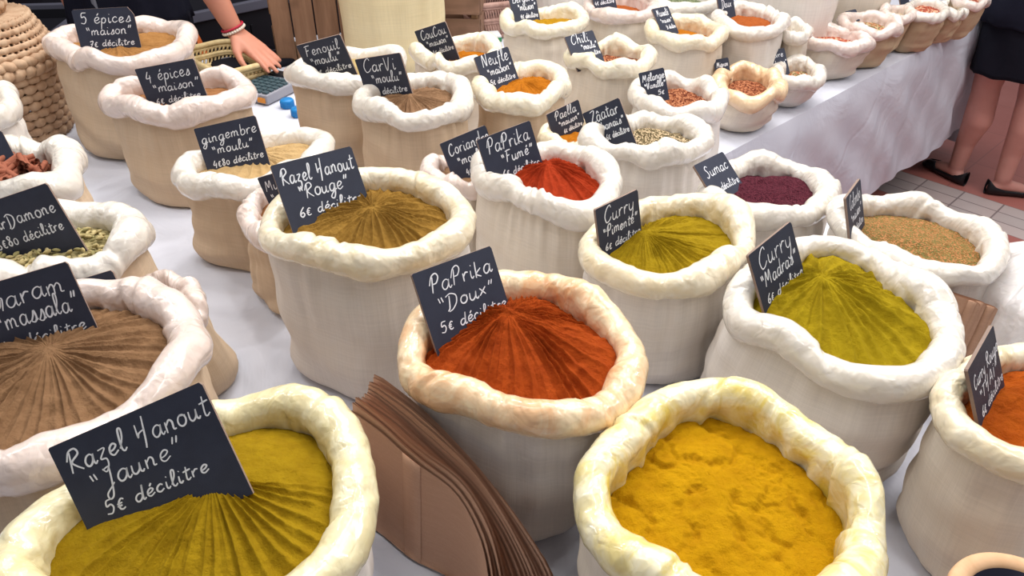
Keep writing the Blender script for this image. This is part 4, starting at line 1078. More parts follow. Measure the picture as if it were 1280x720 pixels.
  ('curry_powder', S_pim, 'golden curry powder finely combed in the cream rimmed sack right of centre', dict(lev=.040, heap=.032, apex=(-.30, .06), ridges=60, amp=.0022)),
  (three('Curry', '«Pimenté»', '6€ ' + DL, (.16, .86), (.1, .92), (.12, .96), .17, .12), 'slate sign reading Curry Pimenté in the golden curry', dict(pen=.0013))),
 ('sumac', 'white', L_white, 'white rimmed sack right of the middle holding dark purple sumac', dict(fat=.8, base=1.02),
  ('sumac_powder', S_sumac, 'dark purple red sumac in the white sack by the hanging cloth', dict(lev=.032, heap=.016, lump=.004)),
  ([('Sumac', .15, .88, .45, .15), ('4€ ' + DL, .12, .95, .88, .1)], 'slate sign reading Sumac in the purple spice', dict(pen=.0013))),
 ('herbes', 'white', L_white, 'white sack at the right nearest the tiled floor, holding green brown crushed herbs', dict(fat=.7, base=0.98),
  ('crushed_herb_mix', S_herbes, 'green brown crushed herb mix in the right sack nearest the tiled floor', dict(lev=.036, heap=.020, apex=(.1, -.1), lump=.004)),
  (three('Colombo', '«maison»', '4€ ' + DL, (.16, .86), (.16, .86), (.2, .9), .15, .11), 'slate sign seen nearly edge on in the crushed herb mix', dict(pen=.0011))),
 ('madras', 'white', L_white, 'large white sack on the right holding green gold madras curry', dict(fat=1.1, base=1.0, lean=(-.02, .0)),
  ('curry_powder', S_mad, 'green gold madras curry heaped and raked in the large white right sack', dict(lev=.036, heap=.046, apex=(-.10, .25), ridges=26, amp=.0062, lump=.004)),
  (three('Curry', '«Madras»', '6€ ' + DL, (.14, .88), (.08, .92), (.12, .96), .17, .13), 'slate sign reading Curry Madras in the green gold powder', dict(pen=.0013))),
 ('thai', 'cream', L_cream, 'yellow rimmed sack at the right picture edge holding orange thai curry', dict(fat=.8, base=1.1, lean=(.0, -.02)),
  ('curry_powder', S_thai, 'orange red thai curry powder in the sack at the right edge', dict(lev=.036, heap=.030, lump=.005)),
  ([('Curry Rouge', .08, .98, .42, .115), ('«THAÏ»', .18, .85, .70, .1), ('6€ ' + DL, .15, .98, .95, .085)], 'slate sign reading Curry Rouge THAÏ at the right edge', dict(pen=.0012))),
]
SK = {}
GL['V'] = (1.3, [[(.0, 1.9), (.45, .0), (.95, 1.9)]])
for key, cotton, liner, lab, kw, spice, sign in ROWS:
    SK[key] = build_sack(key, cotton, liner, lab, **kw)
    fine = kw.get('fine', 1.0)
    nm, mt, sl, skw = spice
    build_spice(SK[key], nm, mt, sl, nr=int(260 * fine) if skw.get('ridges', 0) < 35 else int(520 * fine), nt=int(64 * fine), **skw)
    if sign is not None: build_sign(key, sign[0], sign[1], **sign[2])

# ------------------------------------------------------------------ cardamom pods and cinnamon sticks
def pods():
    sk = SK['cardamom']; rng = np.random.RandomState(5)
    m1 = plain('cardamom_green', lin(184, 166, 116), .8, .25, 120, .4, .2)
    m2 = plain('cardamom_straw', lin(198, 180, 130), .8, .25, 120, .4, .2)
    m3 = plain('cardamom_olive', lin(156, 146, 98), .8, .25, 120, .4, .2)
    meshes = []
    for mt in (m1, m2, m3):
        bm = bmesh.new()
        n, k = 9, 9
        prof = [(.0003, -.5), (.16, -.42), (.30, -.25), (.36, -.02), (.31, .2), (.18, .38), (.07, .47), (.03, .53), (.0003, .55)]
        rings = []
        for r, x in prof:
            rings.append([bm.verts.new((x * .0165, r * .0108 * (1 + .14 * math.cos(3 * 2 * PI * j / k)) * math.cos(2 * PI * j / k), r * .0108 * (1 + .14 * math.cos(3 * 2 * PI * j / k)) * math.sin(2 * PI * j / k))) for j in range(k)])
        for a, b in zip(rings, rings[1:]):
            for j in range(k): bm.faces.new((a[j], a[(j + 1) % k], b[(j + 1) % k], b[j]))
        me = bpy.data.meshes.new('cardamom_pod'); bm.normal_update(); bm.to_mesh(me); bm.free()
        me.polygons.foreach_set('use_smooth', [True] * len(me.polygons)); me.materials.append(mt); meshes.append(me)
    for i in range(300):
        a = rng.uniform(0, 2 * PI); q = math.sqrt(rng.uniform(0, 1))
        r = float(sk.rad_in(np.array([a]))[0]) - .009
        x, y = q * r * math.cos(a), q * r * math.sin(a)
        z = sk.h - .042 + .012 * (1 - q) + rng.uniform(.003, .010)
        o = bpy.data.objects.new('cardamom_pod', meshes[i % 3])
        o.location = (sk.c[0] + x, sk.c[1] + y, TZ + z)
        o.rotation_euler = (rng.uniform(0, 6), rng.uniform(-.55, .55), rng.uniform(0, 2 * PI))
        s = rng.uniform(.70, .95); o.scale = (s, s, s)
        C.objects.link(o)
        tag(o, 'small green cardamom pod in the heap inside the thick white rimmed sack', 'cardamom pod', 'cardamom pods heaped in the sack')


pods()


def cinnamon():
    sk = SK['cinnamon']; rng = np.random.RandomState(9)
    mt = plain('cinnamon_bark', lin(162, 98, 76), .85, .3, 60, .4, .15)
    meshes = []
    for v in range(4):
        L, Rr = rng.uniform(.055, .085), rng.uniform(.0075, .0105)
        # double scroll cross-section
        sec = []
        for s in (1, -1):
            pts = []
            for i in range(16):
                t = i / 15
                ang = R(-90 + 400 * t)
                rr = Rr * .62 * (1 - .55 * t)
                pts.append((s * (Rr * .52 + rr * math.cos(ang) - 0), rr * math.sin(ang) + Rr * .62 - rr * .0))
            sec.append(pts)
        line = sec[1][::-1] + [(0, 0)] + sec[0]
        line = np.array(line)
        T = np.gradient(line, axis=0); T /= np.linalg.norm(T, axis=1)[:, None] + 1e-9
        N = np.stack([-T[:, 1], T[:, 0]], -1) * .0008
        loop = np.concatenate([line + N, (line - N)[::-1]])
        P = np.zeros((len(loop), 7, 3))
        for j in range(7):
            w = 1 + rng.uniform(-.06, .06)
            P[:, j, 0] = (j / 6 - .5) * L
            P[:, j, 1] = loop[:, 0] * w; P[:, j, 2] = loop[:, 1] * w
        o = grid('cinnamon_stick', P, mt, wrap=True)
        # close the ends of the bark sheet
        bm = bmesh.new(); bm.from_mesh(o.data)
        es = [e for e in bm.edges if e.is_boundary]
        bmesh.ops.triangle_fill(bm, edges=es, use_beauty=False)
        bm.to_mesh(o.data); bm.free()
        meshes.append(o.data); bpy.data.objects.remove(o)
    for i in range(46):
        a = rng.uniform(0, 2 * PI); q = math.sqrt(rng.uniform(0, 1))
        r = float(sk.rad_in(np.array([a]))[0]) - .032
        o = bpy.data.objects.new('cinnamon_stick', meshes[i % 4])
        o.location = (sk.c[0] + q * r * math.cos(a), sk.c[1] + q * r * math.sin(a), TZ + sk.h - .042 + rng.uniform(.0, .026))
        o.rotation_euler = (rng.uniform(0, 6), rng.uniform(-.6, .6), rng.uniform(0, 2 * PI))
        C.objects.link(o)
        tag(o, 'rolled brown cinnamon stick lying in the white rimmed sack at the left edge', 'cinnamon stick', 'cinnamon sticks in the sack')


cinnamon()

# ------------------------------------------------------------------ kraft paper bags
M_kraft = NT('kraft_paper')
_co = M_kraft.coord('Object', (6, 6, 60))
_a = M_kraft.noise(_co, 6, 4); _b = M_kraft.noise(M_kraft.coord(), 300, 3, .7)
_c = M_kraft.mix(_a.outputs[0], lin(204, 164, 138), lin(186, 146, 120))
_c = M_kraft.mix(M_kraft.math('MULTIPLY', _b.outputs[0], .3), _c, lin(150, 112, 92))
M_kraft = M_kraft.done(_c, .8, M_kraft.bump(_b.outputs[0], .15, .0006), .2)


def curve_pts(P, n):
    q = smooth_stroke_nd(P, 10)
    L = np.r_[0, np.cumsum(np.linalg.norm(np.diff(q, axis=0), axis=1))]
    u = np.linspace(0, L[-1], n)
    return np.stack([np.interp(u, L, q[:, i]) for i in range(q.shape[1])], -1)


def smooth_stroke_nd(pts, per=8):
    P = [np.array(p, float) for p in pts]
    Q = [2 * P[0] - P[1]] + P + [2 * P[-1] - P[-2]]
    out = []
    for i in range(1, len(Q) - 2):
        p0, p1, p2, p3 = Q[i - 1:i + 3]
        for j in range(per):
            t = j / per
            out.append(.5 * (2 * p1 + (p2 - p0) * t + (2 * p0 - 5 * p1 + 4 * p2 - p3) * t * t + (3 * p1 - p0 - 3 * p2 + p3) * t ** 3))
    out.append(P[-1])
    return np.array(out)


def paper_bag(name, top, side, depth, thick, lab, group, lean, rng, gusset=.3, seam=True):
    """flat folded bag standing on edge: two walls and a pleated gusset; top: (n,3) mouth edge, side: unit vector across the pack"""
    n, m = len(top), 12
    def wall(off, sign):
        P = np.zeros((n, m, 3))
        for j in range(m):
            w = j / (m - 1)
            P[:, j] = top + side * (off + sign * thick * .5 * math.sin(PI * min(1, w * 1.0)) * .5)
            P[:, j, :2] += np.array(lean) * (w ** 1.1)
            z = top[:, 2] - depth * w
            P[:, j, 2] = np.maximum(z, TZ + .004 + .002 * w)
        return P
    A = wall(-thick * .5, -1); B = wall(thick * .5, 1)
    g = int(n * gusset)
    A[g - 1:g + 1] -= side * .0006
    ring = np.concatenate([A, B[::-1]], 0)              # closed tube round the bag, open at the mouth
    root = grid(name, ring, M_kraft, None, wrap=True)
    root.data.name = name
    tag(root, lab, 'paper bag', group)
    if not seam: return root
    # folded seam strip down the bag's outer face
    S = A[g:g + 3].copy() - side * .0009
    s = grid('folded_seam', S, M_kraft, root)
    so = s.modifiers.new('thickness', 'SOLIDIFY'); so.thickness = .0005
    return root


def bag_pack():
    rng = np.random.RandomState(11)
    Lft = [(-.212, .742, .955), (-.199, .728, .957), (-.169, .704, .953), (-.119, .663, .94), (-.069, .635, .92), (-.039, .596, .89), (-.027, .559, .855), (-.022, .515, .80)]
    Rgt = [(-.189, .804, .955), (-.177, .795, .957), (-.114, .738, .953), (-.06, .681, .94), (-.01, .621, .92), (.023, .587, .89), (.05, .559, .855), (.068, .525, .80)]
    Lft = curve_pts(Lft, 26); Rgt = curve_pts(Rgt, 26)
    N = 18
    for i in range(N):
        f = i / (N - 1)
        T = Lft * (1 - f) + Rgt * f
        bulge = math.sin(f * PI * 3.2) * .003
        T = T.copy()
        T[:, 2] += bulge + rng.uniform(-.0045, .0045) + .004 * math.sin(f * 9)
        T[:, :2] += rng.uniform(-.001, .001, 2)
        k = np.linspace(0, 1, 26)
        T[:, 2] += .003 * np.sin(k * 7 + i * .9)
        if i == 0: lab = 'brown paper bag on the left face of the pack between front sacks'
        elif i == N - 1: lab = 'brown paper bag against the paprika sack, last of the pack'
        else: lab = 'brown paper bag standing in the fanned pack between the two front sacks'
        paper_bag('paper_bag', T, np.array([.70, .71, 0.0]), .21, .0014, lab, 'brown paper bags in the fanned pack', (-.012, -.012), rng, seam=(i == 0))
    # three bags behind the large white curry sack
    spec = [((.640, 1.020), (.742, .985), .966, 'brown paper bag nearest the white curry sack at right'),
            ((.655, 1.030), (.757, .992), .961, 'brown paper bag in the middle of three behind the curry sack'),
            ((.672, 1.038), (.775, .985), .955, 'rearmost of three brown paper bags behind the white curry sack')]
    for i, (a, b, z, lab) in enumerate(spec):
        u = np.linspace(0, 1, 20)
        T = np.stack([a[0] + (b[0] - a[0]) * u, a[1] + (b[1] - a[1]) * u + .004 * np.sin(u * 4 + i), z - .012 * u - .02 * np.clip(u - .93, 0, 1) * 10 * .3], -1)
        paper_bag('paper_bag', T, np.array([.48, .87, 0.0]), .20, .003, lab, 'brown paper bags behind the curry sack', (.0, .006), rng, .8)


bag_pack()


# ------------------------------------------------------------------ wooden pot at the lower right corner
def wooden_pot():
    mw = m_wood('pale_turned_wood', lin(222, 184, 146), lin(204, 160, 120), 'Z', .6)
    md = plain('dark_lacquer', lin(62, 62, 78), .15, .05, 20, 0, .6)
    root = empty('wooden_pot', (.525, .452, TZ + .001))
    tag(root, 'round pale wooden pot with dark glossy inside in the lower right corner', 'pot')
    Rr, H = .074, .20
    bm = bmesh.new()
    add_lathe(bm, [(0, 0), (Rr * .80, 0), (Rr * .86, .006), (Rr * .90, .05), (Rr * .95, .12), (Rr * .99, .18), (Rr, H - .008), (Rr * .985, H - .003), (Rr * .95, H), (Rr * .86, H + .0005), (Rr * .76, H - .002), (Rr * .735, H - .006)], 64)
    from_bm('turned_body', bm, mw, root)
    bm = bmesh.new()
    add_lathe(bm, [(Rr * .737, H - .005), (Rr * .70, H - .016), (Rr * .62, H - .032), (Rr * .4, H - .045), (0, H - .05)], 64)
    from_bm('dark_lining', bm, md, root)


wooden_pot()


# ------------------------------------------------------------------ gathered white plastic bag at the right edge
def plastic_bag():
    rng = np.random.RandomState(21)
    mt = m_liner('white_plastic_bag', lin(238, 234, 234), lin(230, 222, 216), .3)
    n, m = 110, 40
    th = np.linspace(0, 2 * PI, n, endpoint=False); t = np.linspace(0, 1, m)
    f1, f2 = wavy(rng, 3, 9, 8, 4), wavy(rng, 10, 26, 10, 3)
    TH = th[:, None] + 0 * t[None]; T = t[None] + 0 * TH
    prof = np.interp(t, [0, .08, .35, .6, .76, .86, .93, 1], [.08, .125, .14, .12, .06, .026, .03, .045])
    rr = prof[None] * (1 + .06 * f1(TH, T) * (1 - .3 * T) + .045 * f2(TH, T) * np.clip((T - .2) * 2, 0, 1))
    P = np.stack([rr * np.cos(TH) + .01 * np.sin(3 * T), rr * np.sin(TH), .30 * T], -1)
    o = grid('plastic_bag', P, mt, wrap=True, uv=np.stack([TH / 6 * 1.1, T * .2], -1), cap_first=True)
    o.location = (.905, 1.07, TZ + .001)
    tag(o, 'white plastic bag gathered to a peak at the right edge behind the thai curry', 'plastic bag')


plastic_bag()


# ------------------------------------------------------------------ baskets
M_raffia = m_wood('raffia', lin(206, 176, 146), lin(176, 140, 110), 'Z', 1.0)
M_pale_raffia = m_wood('pale_raffia', lin(216, 196, 150), lin(190, 164, 116), 'Z', 1.0)
M_wicker = m_wood('rosy_wicker', lin(204, 168, 156), lin(160, 124, 112), 'Z', 1.0)


def woven_band(bm, rf, z0, z1, rows, stakes, rad, ell=(1, 1), n=240):
    """flat braided courses wrapped over the stakes, alternating from course to course, with slits between"""
    th = np.linspace(0, 2 * PI, n, endpoint=False)
    pitch = (z1 - z0) / rows
    for r in range(rows):
        w = (r + .5) / rows
        z = z0 + (z1 - z0) * w
        wv = np.abs(np.cos(stakes * .5 * th + PI / 2 * r)) ** .6
        sec = np.linspace(0, 2 * PI, 9, endpoint=False)
        rings = []
        for i in range(n):
            rr = rf(w) + rad * .35 * wv[i]
            hz = pitch * (.36 + .16 * wv[i]); hr = rad * (.45 + .25 * wv[i])
            c, s_ = math.cos(th[i]), math.sin(th[i])
            rings.append([bm.verts.new(((rr + hr * math.cos(q)) * c * ell[0], (rr + hr * math.cos(q)) * s_ * ell[1], z + hz * math.sin(q) + .0012 * math.sin(stakes * th[i] + q))) for q in sec])
        for i in range(n):
            a_, b_ = rings[i], rings[(i + 1) % n]
            for j in range(9): bm.faces.new((a_[j], b_[j], b_[(j + 1) % 9], a_[(j + 1) % 9]))


def stakes_of(bm, rf, z0, z1, k, rad, ell=(1, 1)):
    for i in range(k):
        a = 2 * PI * (i + .5) / k
        P = [(rf(w) * math.cos(a) * ell[0], rf(w) * math.sin(a) * ell[1], z0 + (z1 - z0) * w) for w in np.linspace(0, 1, 6)]
        add_tube(bm, P, rad, 6)


def tall_basket():
    root = empty('woven_basket', (-1.455, 2.105, TZ + .001), (0, 0, .3))
    tag(root, 'tall woven raffia basket with lid at the left edge of the picture', 'basket', 'raffia baskets stacked at the left')
    rf = lambda w: .150 + .022 * w
    bm = bmesh.new(); woven_band(bm, rf, .008, .20, 8, 30, .0125); stakes_of(bm, rf, .0, .20, 60, .005)
    from_bm('woven_wall', bm, M_raffia, root)
    bm = bmesh.new(); add_lathe(bm, [(0, .002), (.145, .002), (.148, .008), (.12, .012), (0, .012)], 40); from_bm('base', bm, M_raffia, root)
    bm = bmesh.new()
    th = np.linspace(0, 2 * PI, 160, endpoint=False)
    for k, (rr, z, q) in enumerate(((.178, .212, .016), (.176, .236, .014))):
        P = np.stack([(rr + .004 * np.cos(40 * th + k * PI)) * np.cos(th), (rr + .004 * np.cos(40 * th + k * PI)) * np.sin(th), z + .003 * np.sin(40 * th)], -1)
        add_tube(bm, P, q, 8, True)
    from_bm('braided_rim', bm, M_raffia, root)
    lid = lambda w: .172 - .04 * w
    bm = bmesh.new(); woven_band(bm, lid, .246, .335, 5, 34, .0095); stakes_of(bm, lid, .245, .335, 68, .004)
    add_lathe(bm, [(0, .336), (.132, .336), (.134, .330), (0, .328)], 40)
    from_bm('lid', bm, M_raffia, root)
    root2 = empty('woven_basket', (-1.47, 2.10, TZ + .001 + .342), (0, 0, .1))
    tag(root2, 'small raffia basket standing on the lid of the tall one, cut by the picture corner', 'basket', 'raffia baskets stacked at the left')
    rf2 = lambda w: .10 + .03 * w
    bm = bmesh.new(); woven_band(bm, rf2, .010, .14, 6, 20, .0115); stakes_of(bm, rf2, .0, .14, 40, .0045)
    from_bm('woven_wall', bm, M_raffia, root2)
    bm = bmesh.new(); add_lathe(bm, [(0, .0015), (.098, .0015), (.1, .006), (.09, .01), (0, .01)], 40); from_bm('base', bm, M_raffia, root2)
    bm = bmesh.new(); P = np.stack([.134 * np.cos(th), .134 * np.sin(th), .155 + .002 * np.sin(40 * th)], -1); add_tube(bm, P, .014, 8, True)
    from_bm('braided_rim', bm, M_raffia, root2)


tall_basket()


def rounded_rect(L, W, r, n=120):
    pts = []
    for cx, cy, a0 in ((L / 2 - r, W / 2 - r, 0), (-L / 2 + r, W / 2 - r, 90), (-L / 2 + r, -W / 2 + r, 180), (L / 2 - r, -W / 2 + r, 270)):
        for i in range(10):
            a = R(a0 + 10 * i); pts.append((cx + r * math.cos(a), cy + r * math.sin(a)))
    P = np.array(pts + [pts[0]])
    Ls = np.r_[0, np.cumsum(np.linalg.norm(np.diff(P, axis=0), axis=1))]
    u = np.linspace(0, Ls[-1], n, endpoint=False)
    return np.stack([np.interp(u, Ls, P[:, 0]), np.interp(u, Ls, P[:, 1])], -1)


def openwork_tray(loc, rz, L, W, H, mt, name, lab, group=None):
    root = empty(name, loc, (0, 0, rz)); tag(root, lab, 'basket', group)
    bm = bmesh.new()
    def ring(s, z, q):
        P = rounded_rect(L * s, W * s, min(L, W) * .3 * s); add_tube(bm, np.c_[P, np.full(len(P), z)], q, 8, True)
    ring(1.0, H, .010); ring(.985, H - .012, .006)
    rim = from_bm('rim', bm, mt, root)
    bm = bmesh.new()
    ring(.95, H * .56, .0075); ring(.94, H * .48, .006); ring(.90, .010, .008)
    a, b, c = (rounded_rect(L * s, W * s, min(L, W) * .3 * s, 64) for s in (.985, .945, .905))
    for i in range(64):
        j = (i + 1) % 64
        add_tube(bm, [(*a[i], H - .014), (*((a[i] + b[j]) / 2), H * .8), (*b[j], H * .56)], .0038, 5)
        add_tube(bm, [(*b[i], H * .5), (*((b[i] + c[j]) / 2), H * .27), (*c[j], .012)], .0038, 5)
    from_bm('openwork_wall', bm, mt, root)
    bm = bmesh.new()
    P = rounded_rect(L * .9, W * .9, min(L, W) * .27, 48)
    f = bm.faces.new([bm.verts.new((*p, .004)) for p in P])
    r = bmesh.ops.extrude_face_region(bm, geom=[f]); bmesh.ops.translate(bm, vec=(0, 0, .006), verts=[v for v in r['geom'] if isinstance(v, bmesh.types.BMVert)])
    from_bm('floor_weave', bm, mt, root, False)


openwork_tray((-.965, 2.565, TZ + .001), R(-46), .32, .20, .075, M_pale_raffia, 'openwork_tray', 'pale openwork straw tray behind the rosy rimmed four spice sack')
openwork_tray((-.075, 3.075, TZ + .001), R(20), .22, .16, .13, M_wicker, 'wicker_basket', 'rosy wicker basket at the top beside the wooden crate')


# ------------------------------------------------------------------ wooden crates, tall bag and small things at the back
M_crate = m_wood('crate_wood', lin(158, 122, 96), lin(118, 86, 64), 'Z', .7)
M_crate_h = m_wood('crate_wood_level', lin(150, 116, 96), lin(112, 84, 66), 'X', .7)
M_crate_end = m_wood('crate_end_grain', lin(172, 138, 108), lin(130, 98, 72), 'Z', .7)


def crates():
    root = empty('wooden_crate', (-.70, 2.83, TZ + .001), (0, 0, R(8)))
    tag(root, 'weathered wooden crate standing on end with upright boards behind the fennel sack', 'crate', 'wooden crates at the back of the stall')
    H = .46
    bm = bmesh.new(); x = -.150
    rng = random.Random(4)
    for w in (.070, .078, .082, .066):
        add_box(bm, (x + w / 2, -.10, H / 2 + rng.uniform(0, .004)), (w - .005, .012, H), None, .0015); x += w
    from_bm('upright_boards', bm, M_crate, root, False)
    bm = bmesh.new()
    for sx in (-.148, .144):
        for k in range(3): add_box(bm, (sx, .02, .07 + k * .16), (.012, .215, .12), None, .0015)
    from_bm('side_boards', bm, M_crate_end, root, False)
    bm = bmesh.new()
    bm.free()
    for sx in (-.13, .126):
        for py in (-.08, .11):
            bm = bmesh.new(); add_box(bm, (sx, py, H / 2), (.022, .022, H - .01), None, .0015); from_bm('corner_post', bm, M_crate_end, root, False)
    bm = bmesh.new(); add_box(bm, (0, .01, .010), (.27, .19, .012), None, .001); add_box(bm, (0, .01, H - .01), (.27, .19, .012), None, .001)
    from_bm('end_boards', bm, M_crate_end, root, False)

    root = empty('wooden_crate', (-.33, 2.985, TZ + .001), (0, 0, R(-4)))
    tag(root, 'dark wooden crate with level slats behind the tall cream bag', 'crate', 'wooden crates at the back of the stall')
    L, D, H = .44, .22, .34
    bm = bmesh.new()
    for sy in (-D / 2, D / 2):
        for k in range(3): add_box(bm, (0, sy, .065 + k * .115), (L, .012, .098), None, .0015)
    from_bm('level_slats', bm, M_crate_h, root, False)
    for sx in (-L / 2 + .02, L / 2 - .02):
        for sy in (-D / 2 + .018, D / 2 - .018):
            bm = bmesh.new(); add_box(bm, (sx, sy, H / 2), (.024, .022, H), None, .0015); from_bm('corner_post', bm, M_crate_end, root, False)
    bm = bmesh.new()
    for sx in (-L / 2 + .002, L / 2 - .002):
        for k in range(3): add_box(bm, (sx, 0, .065 + k * .115), (.012, D - .016, .098), None, .0015)
    from_bm('end_slats', bm, M_crate_h, root, False)
    bm = bmesh.new(); add_box(bm, (0, 0, .009), (L - .03, D - .03, .010), None, .001); from_bm('bottom_board', bm, M_crate_h, root, False)


crates()


def tall_bag(loc, r, H, lab, seed, cot='cream', sq=1.0):
    rng = np.random.RandomState(seed)
    n, m = 100, 40
    th = np.linspace(0, 2 * PI, n, endpoint=False); t = np.linspace(0, 1, m)
    TH = th[:, None] + 0 * t[None]; T = t[None] + 0 * TH
    f1, f2, hz = wavy(rng, 2, 5, 4, 2), wavy(rng, 8, 22, 10, 3), wavy(rng, 1, 4, 6, 22)
    prof = np.interp(t, [0, .03, .1, .5, .85, .93, .96, 1], [.0, .86, .98, 1.0, .93, .80, .86, .9])
    flat = 1 - .55 * np.clip((t - .8) / .2, 0, 1)
    rr = r * prof[None] * (1 + .025 * f1(TH, T) + .012 * f2(TH, T) * (.4 + T) + .008 * hz(TH, T))
    c, s = np.cos(TH), np.sin(TH)
    P = np.stack([rr * np.sign(c) * np.abs(c) ** .8, sq * rr * np.sign(s) * np.abs(s) ** .8 * flat[None], H * T + 0 * TH], -1)
    root = empty('cloth_bag', loc)
    tag(root, lab, 'sack', 'tall closed cloth bags at the back')
    grid('cloth_body', P, m_cotton(lin(224, 208, 168), 'straw_cotton') if cot == 'straw' else m_cotton(*COTTON[cot]), root, wrap=True, uv=np.stack([TH / 6.28 * 1.1, H * T], -1), cap_first=True)
    bm = bmesh.new()
    P = [((r * .84) * math.cos(a), sq * r * .84 * .60 * math.sin(a), H * .93) for a in np.linspace(0, 2 * PI, 60, endpoint=False)]
    add_tube(bm, P, .004, 6, True)
    from_bm('tie_cord', bm, plain('jute_cord', lin(170, 140, 100), .9, .2, 60) if 'jute_cord' not in bpy.data.materials else bpy.data.materials['jute_cord'], root)


tall_bag((-.405, 2.70, TZ + .001), .170, .50, 'tall straw coloured cloth bag standing before the wooden crates', 31, 'straw')
tall_bag((.97, 2.80, TZ + .001), .165, .42, 'tall pale cloth bag behind the far row of small sacks', 32, 'white')
tall_bag((1.28, 3.00, TZ + .001), .13, .40, 'narrower pale cloth bag at the top edge behind the far sacks', 33, 'cream')
tall_bag((.26, 3.05, TZ + .001), .16, .36, 'pale cloth bag at the top edge behind the cream rimmed sacks', 34, 'white')


def till():
    root = empty('desk_calculator', (-.785, 2.43, TZ + .001), (R(0), 0, R(-26)))
    tag(root, 'grey desk calculator with rows of dark keys under the vendor hand', 'calculator')
    g = plain('calculator_grey', lin(150, 150, 160), .5, .1, 30)
    bm = bmesh.new()
    add_box(bm, (0, 0, .018), (.135, .20, .030), None, .004)
    from_bm('case', bm, g, root, False)
    mk = plain('key_teal', lin(62, 84, 92), .5, .1, 30); md = plain('display_dark', lin(30, 34, 40), .2, .05, 30)
    proto = None
    for i in range(5):
        for j in range(6):
            bm = bmesh.new(); add_box(bm, (-.050 + i * .025, -.082 + j * .022, .036), (.019, .016, .008), None, .002)
            from_bm('key', bm, mk, root, False)
    bm = bmesh.new(); add_box(bm, (0, .070, .036), (.11, .035, .010), None, .002); from_bm('display', bm, md, root, False)
    bm = bmesh.new(); add_box(bm, (.045, -.1015, .016), (.030, .003, .016), None, .0005); from_bm('orange_sticker', bm, plain('orange_sticker', lin(220, 140, 40), .5), root, False)
    mb = plain('blue_plastic', lin(30, 130, 200), .35, .05, 30)
    for (x, y), lab in (((-.705, 2.305), 'bright blue round cap lying on the cloth beside the fennel sack'), ((-.655, 2.235), 'second blue cap on the cloth, nearer than the calculator')):
        o = empty('bottle_cap', (x, y, TZ + .001)); tag(o, lab, 'cap', 'blue caps on the cloth')
        bm = bmesh.new(); add_lathe(bm, [(0, 0), (.019, 0), (.021, .003), (.021, .022), (.018, .026), (0, .027)], 32); from_bm('cap_shell', bm, mb, o)
        bm = bmesh.new()
        for k in range(28): add_box(bm, (.0212 * math.cos(k * PI / 14), .0212 * math.sin(k * PI / 14), .012), (.0016, .0016, .018), Euler((0, 0, k * PI / 14)).to_matrix())
        from_bm('grip_ribs', bm, mb, o, False)
    # black pouch
    bp = plain('black_cloth', lin(22, 23, 32), .85, .2, 60, .3, .15)
    o = empty('cash_pouch', (-.93, 2.72, TZ + .001), (0, 0, R(30)))
    tag(o, 'black cash pouch lying on the table under the vendor arm', 'pouch')
    P = np.zeros((40, 8, 3)); th = np.linspace(0, 2 * PI, 40, endpoint=False)
    prof = [(.97, .0), (1.0, .004), (1.0, .012), (.97, .018), (.90, .021), (.6, .023), (.3, .0235), (.0, .0235)]
    for j, (r, z) in enumerate(prof):
        c, s = np.cos(th), np.sin(th)
        P[:, j] = np.stack([.14 * r * np.sign(c) * np.abs(c) ** .3, .10 * r * np.sign(s) * np.abs(s) ** .3, z + 0 * th], -1)
    grid('pouch_body', P, bp, o, wrap=True, cap_first=True)
    bm = bmesh.new(); add_tube(bm, [(-.10, .03, .0235), (0, .03, .0245), (.10, .03, .0235)], .002, 6); from_bm('zip', bm, g, o)
    # small green and white carton
    o = empty('carton', (-.10, 2.93, TZ + .001), (0, 0, R(12)))
    tag(o, 'low white carton with green band lying beside the dark crate', 'carton')
    bm = bmesh.new(); add_box(bm, (0, 0, .02), (.11, .07, .04), None, .002); from_bm('carton_body', bm, plain('carton_white', lin(225, 228, 230), .6), o, False)
    bm = bmesh.new(); add_box(bm, (0, 0, .026), (.1112, .0712, .016), None, .0005); from_bm('green_band', bm, plain('green_print', lin(50, 140, 90), .5), o, False)


till()


